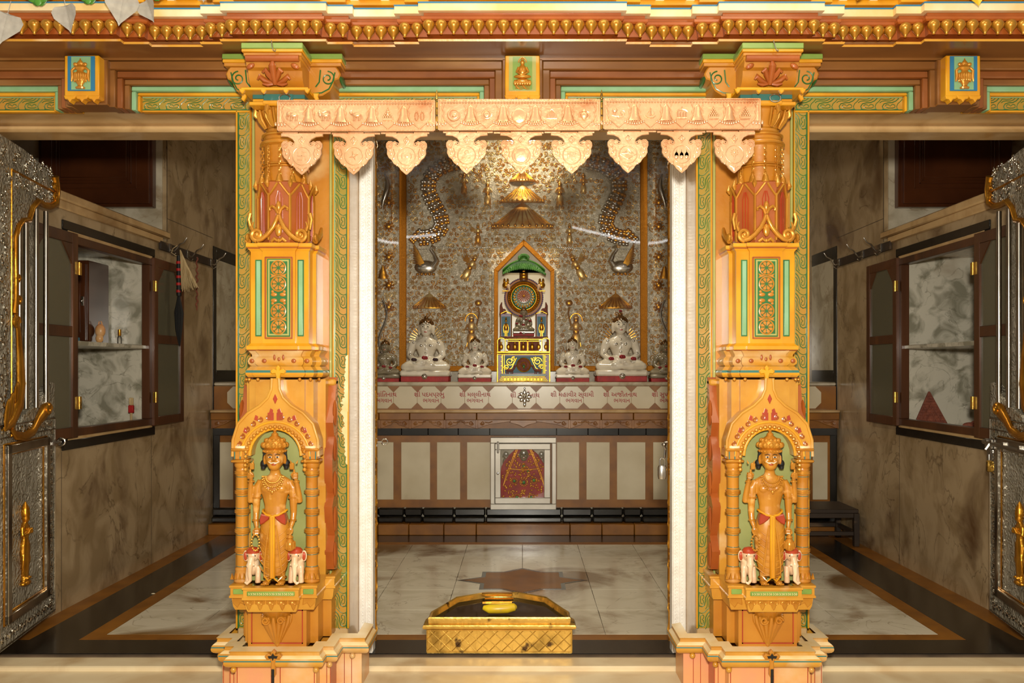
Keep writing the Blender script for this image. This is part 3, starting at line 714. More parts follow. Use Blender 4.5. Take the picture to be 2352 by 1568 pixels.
        for a in range(5):
            m.prism([(x-.032+a*.016+u, .474+v) for u, v in ((-.007, -.010), (.007, -.010), (0, .014))], -.2705, -.262, b=.001, mi=1)
        for q in (-.022, 0, .022): m.box(x+q-.002, x+q+.002, -.2655, -.25, .944, .974, mi=0)
        P('ring', m, [TEA, GLD], c)
    guardian(root, si)
    # carved flank brackets on both sides of the niche body
    for s in (-1, 1):
        m = MB()
        B = [(-.02, .45), (-.075, .46), (-.105, .54), (-.06, .60), (-.10, .66), (-.115, .73), (-.07, .78), (-.11, .84), (-.115, .95), (-.075, 1.02), (-.10, 1.08), (-.06, 1.16), (-.04, 1.24), (-.02, 1.27), (0, 1.27), (0, .45)]
        m.prism(B, s*.162, s*.196, plane='yz', mi=0)
        m.box(s*.150, s*.196, -.05, 0, 1.235, 1.262, b=.008, mi=1)
        for q in range(5): m.ell((s*.197, -.06, .52+q*.15), (.010, .03, .055), 12, 8, 0)
        P('flank_bracket', m, [ORG, OCL], body)
    # cornice over the niche, bead row, trefoil
    pc = plan(.095, .205, .128, .188, .150, .12)
    m = MB(); m.sweep(pc, [(-.02, 1.268), (.004, 1.272), (.010, 1.280), (.012, 1.290), (.009, 1.300), (.002, 1.308), (-.004, 1.316)], bands=[0, 0, 1, 2, 0, 0, 0]); mo = P('niche_cornice', m, [OCL, YEL, TEA])
    m = MB()
    for x, y in ((-.125, -.192), (-.085, -.208), (.085, -.208), (.125, -.192), (.150, -.15), (-.150, -.15)): m.cut().ell((x, y-.004, 1.262), .0075, 8, 6)
    P('bead', m, GLD, mo)
    P('trefoil_ornament', trefoil(1.292, .95, -.228, False), [YEL, BLK], mo)
    # pot moulding, panel block
    m = MB(); m.sweep(pc, [(-.010, 1.31), (-.006, 1.318), (.002, 1.326), (.004, 1.338), (0, 1.350), (-.010, 1.358), (-.008, 1.366), (.0, 1.376), (.002, 1.382)]); po = P('pot_moulding', m, OCL)
    m = MB()
    for x in (-.112, -.06, .06, .112): m.ell((x, -.204 if abs(x) > .09 else -.210, 1.338), (.010, .004, .009), 10, 6)
    m.ell((0, -.212, 1.345), (.006, .004, .008), 8, 6); m.ell((-.018, -.212, 1.352), (.005, .003, .012), 8, 6); m.ell((.018, -.212, 1.352), (.005, .003, .012), 8, 6)
    P('red_motif', m, ORG, po)
    pb = plan(.066, .212, .118, .198, .132, .13)
    m = MB(); m.sweep(pb, [(.010, 1.380), (.014, 1.384), (.014, 1.398), (.006, 1.404), (0, 1.41), (0, 1.782), (.004, 1.788), (.010, 1.794), (.012, 1.80), (.016, 1.803), (.016, 1.816), (-.02, 1.818)], bands=[1, 0, 0, 0, 0, 0, 0, 1, 0, 0, 0, 0]); bl = P('panel_block', m, [YEL, ORG])
    m = MB(); m.box(-.047, .047, -.2155, -.20, 1.436, 1.752, mi=4); m.box(-.042, .042, -.2168, -.20, 1.441, 1.748, mi=5); m.box(-.036, .036, -.2175, -.20, 1.448, 1.742, mi=1)
    for s in (-1, 1):
        m.box(s*.073, s*.099, -.2010, -.19, 1.438, 1.750, mi=2); m.box(s*.078, s*.094, -.203, -.19, 1.443, 1.745, mi=3)
    P('green_panel', m, [TEA, DGR, DGR, PGR, DGR, OLV], bl)
    m = MB()
    for z in (1.715, 1.650, 1.540, 1.475):
        m.cut().tube([(math.cos(2*PI*k/24)*.029, -.218, z+math.sin(2*PI*k/24)*.029) for k in range(24)], .0030, 5, True)
        for k in range(8):
            a0 = 2*PI*(k+.06)/8; a1 = 2*PI*(k+.94)/8; am = (a0+a1)/2
            m.prism([(math.cos(am)*.005, z+math.sin(am)*.005), (math.cos(a0)*.021, z+math.sin(a0)*.021), (math.cos((a0+am)/2)*.0245, z+math.sin((a0+am)/2)*.0245), (math.cos(am)*.0255, z+math.sin(am)*.0255), (math.cos((a1+am)/2)*.0245, z+math.sin((a1+am)/2)*.0245), (math.cos(a1)*.021, z+math.sin(a1)*.021)], -.2205, -.216, b=.0012)
    m.cut()
    for z in (1.683, 1.508):
        for s in (-1, 1): m.cut().prism([(s*.004, z), (s*.034, z+.010), (s*.028, z), (s*.034, z-.010)], -.2195, -.216, b=.001)
    for s in (-1, 1):
        for t in (-1, 1):
            m.cut().ell((s*.018, -.218, 1.595+t*.012), (.013, .003, .008), 10, 6); m.ell((s*.024, -.218, 1.595+t*.024), (.006, .003, .006), 8, 6)
    P('rosette', m, OCH, bl)
    m = MB()                                                                          # raised yellow frames and orange lines
    for x in (-.054, .054): m.box(x-.003, x+.003, -.2165, -.21, 1.428, 1.760, b=.001)
    for z in (1.430, 1.758): m.box(-.054, .054, -.2165, -.21, z-.003, z+.003, b=.001)
    P('panel_frame', m, ORG, bl)
    # fluted bell part, lily ornament
    m = MB(); m.lathe([(.108, 1.815), (.112, 1.83), (.112, 2.03), (.120, 2.052), (.122, 2.066), (.108, 2.074), (.09, 2.070)], (0, -.10, 0), 8, a0=.5); fl = P('fluted_drum', m, ORG)
    m = MB(); ra = .112/math.cos(0)
    for k in range(8):
        a = PI+PI*2*(k+.5)/8+0; c0 = Vector((math.cos(a), math.sin(a)))
        def q(an, r, z): return (math.cos(an)*r, -.10+math.sin(an)*r, z)
        m.tube([q(a, .113, 1.83), q(a, .114, 2.02)], .006, 6, mi=0)
        h = PI/8
        m.tube([q(a, .114, 2.01), q(a+h*.45, .112, 2.035), q(a+h*.9, .116, 2.062)], .005, 6, mi=0); m.tube([q(a, .114, 2.01), q(a-h*.45, .112, 2.035), q(a-h*.9, .116, 2.062)], .005, 6, mi=0)
        m.tube([q(a, .119, 2.045), q(a, .124, 2.06), q(a, .122, 2.085)], [.004, .011, .001], 8, mi=0)
        mid = a+h; m.tube([q(mid, .106, 1.84), q(mid, .106, 2.0), q(mid, .107, 2.03)], .0022, 5, mi=1)
        for e in (-.3, .3): m.tube([q(mid+e*h, .107, 1.86), q(mid+e*h, .108, 2.0), q(mid+e*h*.3, .109, 2.03)], .0018, 5, mi=1)
    P('drum_rib', m, [GLD, RED], fl)
    m = MB()
    for s in (-1, 1):
        y = -.213
        m.tube([(s*.002, y, 1.930), (s*.010, y-.004, 1.905), (s*.022, y-.004, 1.880), (s*.045, y-.002, 1.852), (s*.070, y, 1.832), (s*.088, y, 1.826)], [.008, .009, .010, .010, .010, .009], 10)
        m.spiral((s*.088, 1.850), .025, .006, -PI/2, 1.35, .0095, s, y, 8, 26, .6)
        m.ell((s*.088, y-.004, 1.850), (.010, .008, .010), 10, 8)
        m.tube([(s*.002, y, 1.935), (s*.010, y-.003, 1.955), (s*.026, y-.003, 1.966), (s*.036, y-.002, 1.958), (s*.034, y-.002, 1.948)], [.007, .008, .007, .006, .005], 8)
        m.tube([(s*.108, y+.01, 1.866), (s*.114, y+.012, 1.885), (s*.106, y+.014, 1.905)], [.008, .007, .002], 8)
        m.tube([(s*.120, y+.025, 1.875), (s*.128, y+.02, 1.915), (s*.122, y+.02, 1.94)], [.006, .007, .009], 8)
        m.tube([(s*.030, y, 1.822), (s*.016, y-.004, 1.834), (s*.004, y-.004, 1.824)], [.007, .008, .006], 8)
        # side scroll seen in profile
        m.tube([(s*.138, -.17, 1.83), (s*.146, -.14, 1.85), (s*.144, -.10, 1.87), (s*.138, -.06, 1.90)], [.012, .011, .010, .006], 8)
        m.ell((s*.140, -.165, 1.845), (.010, .018, .018), 10, 8)
    m.ell((0, -.218, 1.868), (.014, .008, .026), 12, 8); m.ell((0, -.218, 1.965), (.011, .008, .022), 12, 8); m.ell((0, -.216, 1.826), (.008, .006, .008), 8, 6)
    P('lily_ornament', m, GLD)
    # upper round shaft with rings, chains and bells
    m = MB(); m.lathe([(.088, 2.06), (.088, 2.20), (.090, 2.222), (.100, 2.226), (.102, 2.240), (.094, 2.246), (.086, 2.252), (.090, 2.262), (.094, 2.268), (.086, 2.276), (.078, 2.284), (.080, 2.292), (.074, 2.30), (.078, 2.315), (.096, 2.345), (.104, 2.365), (.100, 2.372)], (0, -.105, 0), 36)
    us = P('upper_shaft', m, OCH)
    m = MB()
    for z, r in ((2.138, .092), (2.148, .090)): m.cut().tube([(math.cos(2*PI*k/32)*r, -.105+math.sin(2*PI*k/32)*r, z) for k in range(32)], .005, 6, True)
    for z, r in ((2.232, .100), (2.268, .093)): m.cut().tube([(math.cos(2*PI*k/32)*r, -.105+math.sin(2*PI*k/32)*r, z) for k in range(32)], .006, 6, True)
    P('ring', m, GLD, us)
    for a in (-2.65, -2.1, -PI/2, -1.04, -.5):
        m = MB()
        for k in range(9):
            z = 2.212-k*.0135; r = .096; c = Vector((math.cos(a)*r, -.105+math.sin(a)*r, z)); tn = Vector((-math.sin(a), math.cos(a), 0)); rn = Vector((math.cos(a), math.sin(a), 0))
            d = tn if k % 2 == 0 else rn
            m.tube([c+d*(math.cos(2*PI*j/10)*.0055)+Vector((0, 0, math.sin(2*PI*j/10)*.0095)) for j in range(10)], .0022, 5, True)
        P('chain', m, GLD, us)
        m = MB(); m.lathe([(.015, 2.066), (.017, 2.070), (.014, 2.076), (.012, 2.086), (.010, 2.094), (.005, 2.100), (.003, 2.106)], (math.cos(a)*.098, -.105+math.sin(a)*.098, 0), 14)
        P('bell', m, GLD, us)
    m = MB()                                                                          # volute leaves under the abacus
    for k in range(8):
        a = 2*PI*(k+.5)/8; c, s = math.cos(a), math.sin(a)
        def q(r, z, t=0): return (c*r-s*t, -.105+s*r+c*t, z)
        m.tube([q(.080, 2.30), q(.100, 2.33), q(.112, 2.36), (q(.122, 2.372)), q(.124, 2.350), q(.116, 2.342)], [.008, .013, .014, .012, .009, .006], 8)
        for t in (-.02, .02): m.tube([q(.082, 2.305, t*.6), q(.100, 2.335, t), q(.108, 2.37, t)], [.004, .006, .005], 6)
    P('volute_leaf', m, GLD, us)
    m = MB(); m.box(-.118, .118, -.225, .01, 2.372, 2.388, b=.003, mi=1); m.box(-.106, .106, -.213, .01, 2.388, 2.402, b=.002, mi=1); m.box(-.106, .106, -.215, .01, 2.402, 2.426, b=.002, mi=0)
    m.box(-.06, .06, -.222, .01, 2.386, 2.426, b=.002, mi=0); m.box(-.061, .061, -.228, .01, 2.376, 2.392, b=.002, mi=1)
    P('abacus', m, [TEA, YEL])
    # bracket capital
    def bracket(L, k=1.0): return [(0, 2.556), (L-.02, 2.556), (L-.010, 2.545), (L, 2.525), (L-.008, 2.505), (L-.028, 2.498), (L-.032, 2.478), (L-.045, 2.455), (L-.075, 2.436), (L-.11, 2.430), (0, 2.430)]
    m = MB(); m.box(-.135, .135, -.20, 0, 2.424, 2.436, b=.003)
    for s in (-1, 1): m.prism([(s*u, z) for u, z in bracket(.238)], -.150, .0, b=.005)
    cap = P('capital', m, OCH)
    m = MB(); m.prism([(-u, z) for u, z in bracket(.292)], -.108, .108, plane='yz'); m.box(-.112, .112, -.296, -.02, 2.530, 2.560, b=.008)
    P('front_bracket', m, OCH, cap)
    m = MB()
    m.box(-.122, .122, -.312, 0, 2.570, 2.594, b=.003, mi=0); m.box(-.121, .121, -.310, 0, 2.558, 2.570, b=.002, mi=1); m.box(-.116, .116, -.302, 0, 2.545, 2.559, b=.003, mi=2)
    for s in (-1, 1):
        m.box(s*.08, s*.248, -.165, 0, 2.582, 2.604, b=.003, mi=0); m.box(s*.08, s*.246, -.163, 0, 2.568, 2.582, b=.002, mi=1); m.box(s*.08, s*.242, -.158, 0, 2.554, 2.569, b=.002, mi=2)
    P('top_band', m, [GRN, YEL, OCH], cap)
    m = MB()
    m.tube([(-.105, -.300, 2.535), (.105, -.300, 2.535)], .014, 10)
    for s in (-1, 1):
        m.tube([(s*.006, -.268, 2.455), (s*.02, -.290, 2.475), (s*.03, -.300, 2.49), (s*.04, -.298, 2.480)], [.006, .012, .011, .006], 8)
        m.tube([(s*.012, -.262, 2.45), (s*.04, -.275, 2.458), (s*.058, -.285, 2.47), (s*.064, -.28, 2.458)], [.006, .011, .010, .005], 8)
        m.tube([(s*.008, -.262, 2.446), (s*.03, -.262, 2.443), (s*.05, -.268, 2.446)], [.006, .009, .004], 8)
        m.ell((s*.088, -.298, 2.505), (.018, .008, .010), 10, 8, M=Matrix.Rotation(s*.5, 3, 'Y'))
    m.tube([(0, -.262, 2.445), (0, -.285, 2.475), (0, -.306, 2.505), (0, -.300, 2.520)], [.010, .014, .015, .008], 10)
    P('acanthus', m, ORG, cap)
    m = MB()
    for s in (-1, 1):
        m.spiral((s*.185, 2.505), .030, .006, PI/2, 1.5, .0028, -s, -.1515, 5, 26)
        m.tube([(s*.215, -.1515, 2.53), (s*.205, -.1515, 2.49), (s*.19, -.1515, 2.462), (s*.16, -.1515, 2.446), (s*.12, -.1515, 2.442)], .0028, 5)
        m.tube([(s*.155, -.1515, 2.54), (s*.150, -.1515, 2.49), (s*.135, -.1515, 2.47)], .0028, 5)
        m.ell((s*.232, -.075, 2.515), (.008, .07, .02), 12, 8)
    P('scroll_line', m, DGR, cap)
    m = MB(); m.box(-.135, .135, -.275, -.02, 2.418, 2.430, b=.003)
    for x in (-.13, -.045, .045, .13): m.prism([(x-.014, 2.424), (x+.014, 2.424), (x+.007, 2.410), (x, 2.404), (x-.007, 2.410)], -.276, -.262, b=.003)
    for s in (-1, 1): m.prism([(s*(.147+a), 2.43+b) for a, b in ((-.012, 0), (.012, 0), (.008, -.014), (.012, -.024), (0, -.034), (-.010, -.018))], -.20, -.185, b=.003)
    P('fringe', m, YEL, cap)
    m = MB()                                                                          # wire hook tied over the capital
    m.tube([(0, -.315, 2.60), (.004, -.322, 2.575), (.010, -.325, 2.557), (.016, -.322, 2.555), (.018, -.320, 2.563)], .0022, 6)
    P('hook', m, STL, cap)
    m = MB(); c = (.030, -.232, 2.398)
    m.tube([(c[0]+math.cos(2*PI*k/20)*.022, c[1]-.004, c[2]+math.sin(2*PI*k/20)*.016) for k in range(20)], .0025, 6, True)
    P('ring_hook', m, STL, cap)
    return root
make_pillar(-.99, 1, 'left painted orange entrance pillar with a standing guardian carved in its niche')
make_pillar(.99, -1, 'right painted orange entrance pillar with guardian niche, beside the padlocked side door')
# ================================================================ beam with leaf border and emblem blocks
bm_ = thing('carved_beam', 'long painted beam with stepped brown mouldings resting on the two pillars', 'beam', (0, F, 0))
BR2 = mat('red_brown_paint', '#8a4f22', '#754018', 0.36, scale=6, coat=.2)
def seg_frame(m, x0, x1, lo_ret, hi_ret):
    # one bay of beam between x0 and x1; the mouldings turn down beside an emblem block like a picture frame
    for (z0, z1, a, b, y, mi) in ((2.565, 2.602, 0, .030, -.085, 0), (2.535, 2.565, .030, .055, -.070, 1), (2.510, 2.535, .055, .078, -.055, 0), (2.488, 2.510, .078, .098, -.040, 2), (2.474, 2.488, .098, .110, -.026, 3)):
        m.box(x0+(a if lo_ret else 0), x1-(a if hi_ret else 0), y, .01, z0, z1, b=.004, mi=mi)
        for flag, xe, s in ((lo_ret, x0, 1), (hi_ret, x1, -1)):
            if flag: m.box(xe+s*a, xe+s*b, y, .01, 2.408, z0-.0005, b=.003, mi=mi)
m = MB()
bays = [(-3.0, -1.895, 0, 1), (-1.745, -.99, 1, 0), (-.99, -.085, 0, 1), (.085, .99, 1, 0), (.99, 1.745, 0, 1), (1.895, 3.0, 1, 0)]
for b in bays: seg_frame(m, *b)
m.box(-3.0, 3.0, -.09, .01, 2.603, 2.63, mi=0)
part('stepped_moulding', m, [BRN, BR2, PGR, YEL], bm_)
m = MB()
def hstrip(x0, x1, z, W, right=True):
    M = Matrix(((0, 0, 1, x0), (0, 1, 0, 0), (1, 0, 0, z), (0, 0, 0, 1)))       # z -> x, x -> z
    leaf_border(m, M, x1-x0, W, mirror=True)
for x0, x1 in ((-3.0, -1.895-.0), (-1.635, -1.17), (-.81, -.195), (.195, .81), (1.17, 1.635), (1.895, 3.0)): hstrip(x0, x1, 2.413, .062)
part('leaf_border', m, [DGR, LFO, YEL, PGR], bm_)
for cx in (-1.82, 1.82, 0.0):
    m = MB(); cen = cx == 0
    m.box(cx-.072, cx+.072, -.155, .0, 2.425, 2.60, b=.004, mi=0); m.box(cx-.085, cx+.085, -.11, 0, 2.41, 2.60, b=.004, mi=3)
    m.box(cx-.056, cx+.056, -.159, -.15, 2.452, 2.595, mi=1); m.box(cx-.040, cx+.040, -.161, -.15, 2.456, 2.592, mi=2)
    for x in (-.05, 0, .05): m.prism([(cx+x+a, 2.428+b) for a, b in ((-.024, .006), (.024, .006), (.020, -.008), (.008, -.010), (0, -.022), (-.008, -.010), (-.020, -.008))], -.157, -.12, b=.003, mi=0)
    blk = part('emblem_block', m, [YEL, BLU if not cen else OLV, PGR if not cen else GRN, BRN], bm_)
    m = MB()
    if not cen:
        z = 2.458; m.lathe([(.018, 0), (.020, .006), (.010, .012), (.012, .018), (.026, .036), (.028, .052), (.018, .066), (.012, .074), (.020, .080), (.024, .086), (.012, .098), (.014, .106), (.004, .118), (.001, .126)], (cx, -.166, z), 20, sq=.6)
        for k in range(9):
            a = PI+PI*k/8; m.ell((cx+math.cos(a)*.024, -.166+math.sin(a)*.016, z+.046), (.005, .004, .020), 8, 6)
        for s in (-1, 1):
            m.tube([(cx+s*.020, -.166, z+.088), (cx+s*.034, -.166, z+.075), (cx+s*.032, -.166, z+.05), (cx+s*.036, -.166, z+.03)], [.006, .006, .007, .003], 8); m.ell((cx+s*.020, -.168, z+.1), (.009, .006, .008), 8, 6)
        part('pot_emblem', m, GLD, blk)
    else:
        z = 2.455
        m.ell((0, -.166, z+.034), (.034, .012, .010), 14, 8)
        for k in range(7): m.ell(((k-3)*.010, -.172, z+.026), (.007, .006, .012), 8, 6)
        m.ell((0, -.168, z+.052), (.036, .014, .009), 14, 8); m.ell((0, -.168, z+.078), (.017, .011, .025), 14, 8); m.ell((0, -.170, z+.110), (.010, .009, .012), 12, 8); m.ell((0, -.170, z+.124), (.005, .005, .006), 8, 6)
        m.tube([(-.016, -.168, z+.09), (-.024, -.170, z+.072), (-.006, -.180, z+.058), (.006, -.180, z+.058), (.024, -.170, z+.072), (.016, -.168, z+.09)], .005, 8)
        m.tube([(math.cos(a*PI/8)*.016, -.162, z+.112+math.sin(a*PI/8)*.020) for a in range(9)], .003, 6)
        for k in range(4): m.tube([(-.03+q*.006, -.163, z+.004+k*.005+.002*math.sin(q*1.3+k)) for q in range(11)], .0014, 4)
        part('seated_figure_emblem', m, GLD, blk)
        m = MB(); m.tube([(math.cos(2*PI*k/24)*.016, -.14, 2.395+math.sin(2*PI*k/24)*.016) for k in range(24)], .0028, 8, True)
        part('ring_hook', m, STL, blk)
        m = MB()                                                                  # dark carved fringe below the central block
        for s in (-1, 1):
            for k in range(4): m.ell((s*(.06+k*.022), -.115, 2.412-.004*(k % 2)), (.012, .012, .009), 8, 6)
        m.box(-.06, .06, -.105, 0, 2.40, 2.415); part('carved_drop', m, BRN, blk)
# ================================================================ cornice
GPT = mat('bead_gold', '#c98e2c', '#b07a22', 0.3, 0.6, scale=30, coat=.3)
cn = thing('bead_cornice', 'stepped orange and white cornice with a row of gold pot beads', 'cornice', (0, 0, 0))
def cpath():
    H = [(0.34, 3.50), (.42, 3.535), (.55, 3.57), (.80, 3.535), (.72, 3.535)]
    half = [(0, 3.49), (.40, 3.49), (.40, 3.52), (.50, 3.52), (.50, 3.55), (.70, 3.55), (.70, 3.52), (.80, 3.52), (.80, 3.49), (1.19, 3.49), (1.19, 3.52), (1.28, 3.52), (1.28, 3.55), (1.52, 3.55), (1.52, 3.52), (1.62, 3.52), (1.62, 3.49), (2.9, 3.49)]
    return [(-x, y) for x, y in half[:0:-1]]+half[1:] if False else [(-x, y) for x, y in half[:0:-1]]+half
cp = cpath()
def band(name, prof, mats, bands=None):
    m = MB(); m.sweep(cp, prof, bands=bands); return part(name, m, mats, cn)
band('lower_cove', [(-.075, 2.612), (.015, 2.612), (.018, 2.620), (.010, 2.626), (-.02, 2.634), (-.04, 2.650), (-.045, 2.680)], [BRN, ORG, OCL, TEA], [0, 2, 1, 1, 1, 1, 0])
m = MB(); m.box(-2.9, 2.9, 3.556, F+.005, 2.6125, 2.64); part('soffit', m, BRN, cn)
band('bead_backing', [(-.05, 2.648), (-.015, 2.652), (-.010, 2.69), (-.02, 2.702)], ORG)
band('orange_fillet', [(-.05, 2.698), (.0, 2.700), (.006, 2.706), (.006, 2.716), (-.004, 2.722), (-.004, 2.734), (-.05, 2.736)], ORG)
band('cream_band', [(-.05, 2.735), (.016, 2.735), (.016, 2.770), (.004, 2.776), (-.06, 2.800)], CRM)
band('blue_line', [(.0, 2.763), (.0175, 2.764), (.0175, 2.770), (.0, 2.771)], BLU)
band('upper_fascia', [(-.06, 2.795), (-.02, 2.797), (-.02, 2.815), (-.07, 2.818), (-.07, 2.86), (-.05, 2.862), (-.05, 2.90), (-.2, 2.91)], [YEL, WHT], [0, 0, 0, 1, 0, 0, 0, 0])
m = MB()                      # one gold pot bead, then copies along the stepped edge
m.lathe([(.002, -.036), (.006, -.034), (.006, -.028), (.011, -.020), (.0215, -.007), (.0245, .003), (.023, .012), (.017, .020), (.009, .024), (.004, .025)], (0, 0, 0), 20)
bead0 = part('bead', m, GPT, cn); beads = []
for i in range(len(cp)-1):
    a, b = Vector(cp[i]), Vector(cp[i+1]); L = (b-a).length
    if abs(a.x) > 2.3 and abs(b.x) > 2.3: continue
    n = max(1, round(L/.0505)) if L > .05 else 0
    e = (b-a).normalized() if L > 0 else Vector((1, 0)); nn = Vector((e.y, -e.x))
    for k in range(n):
        p = a+(b-a)*((k+.5)/n)+nn*.006
        if abs(p.x) < 2.19: beads.append(p)
for i, p in enumerate(beads):
    o = bead0 if i == 0 else bead0.copy()
    if i: COL.objects.link(o); o.parent = cn
    o.location = (p.x, p.y, 2.677)
m = MB()                      # yellow scalloped merlons on top
x = -2.5
while x < 2.5:
    m.prism([(x+a, 2.815+b) for a, b in ((-.045, 0), (.045, 0), (.030, .010), (.026, .040), (.012, .055), (-.012, .055), (-.026, .040), (-.030, .010))], 3.545, 3.60, b=.003)
    x += .125
part('merlon', m, YEL, cn)
# hanging plastic leaves at the upper left and upper right
leaf_o = [(0, .0), (.012, -.004), (.030, -.002), (.040, -.016), (.036, -.034), (.020, -.052), (.004, -.070), (0, -.078)]
def leafmesh(k=1.0, sx=1.0):
    m = MB(); n = len(leaf_o)
    for s in (-1, 1):
        vs = []; fs = []
        for i, (a, b) in enumerate(leaf_o): vs += [(0, 0, b*k), (s*a*k*sx, -.35*abs(a)*k, b*k), ]
        for i in range(n-1): fs.append((2*i, 2*i+1, 2*i+3, 2*i+2))
        m.add(vs, fs)
    m2 = MB(); m2.merge(m); m2.merge(m, T(0, .0012, 0)); m2.tube([(0, 0, .03*k), (0, 0, 0), (0, -.001, -.07*k)], .0012, 5); return m2
lfs = [(18, 38, 1.6, 'grey translucent plastic leaf at the far upper left corner, tip over the beads', LFP, .4), (150, 20, 1.35, 'grey translucent plastic leaf second from the left edge, hanging over the cornice', LFP, -.2),
       (285, -6, 1.6, 'large white shiny plastic leaf hanging at the upper left', LFP, .3), (336, 8, 1.2, 'smaller grey plastic leaf touching the large white one at the upper left', LFP, -.5), (468, -20, .7, 'small translucent leaf tip above the left pillar', LFP, .1),
       (1975, -14, .5, 'small yellowed leaf above the beads right of the right pillar', YFR, .3), (2243, -10, .7, 'pale yellow dried leaf at the upper right above the cornice', YFR, -.3)]
for px, py, k, lab, mt, r in lfs:
    o = part('garland_leaf', leafmesh(k), mt, None, (xx(px, 3.40), 3.40, zz(py-8, 3.40))); tag(o, lab, 'leaf', 'hanging plastic leaves'); o.rotation_euler = (.15, r*.6, r)
for px, w, lab in ((90, .07, 'green and white leaf cluster above the left end of the cornice'), (205, .06, 'dark green leaf tuft above the cornice left of the large white leaf'), (360, .04, 'small green leaf tuft right of the white plastic leaves'), (482, .035, 'tiny green leaf tuft above the left pillar')):
    m = MB()
    for q in range(7):
        a = (q-3)*.42; m.ell((math.sin(a)*w*.5, -.01*(q % 2), -abs(math.cos(a))*w*.3), (w*.26, .004, w*.42), 10, 6, M=Matrix.Rotation(a, 3, 'Y'))
    tag(part('leaf_tuft', m, LGR, None, (xx(px, 3.43), 3.43, zz(-13, 3.43))), lab, 'leaves', 'green leaf tufts on the garland')
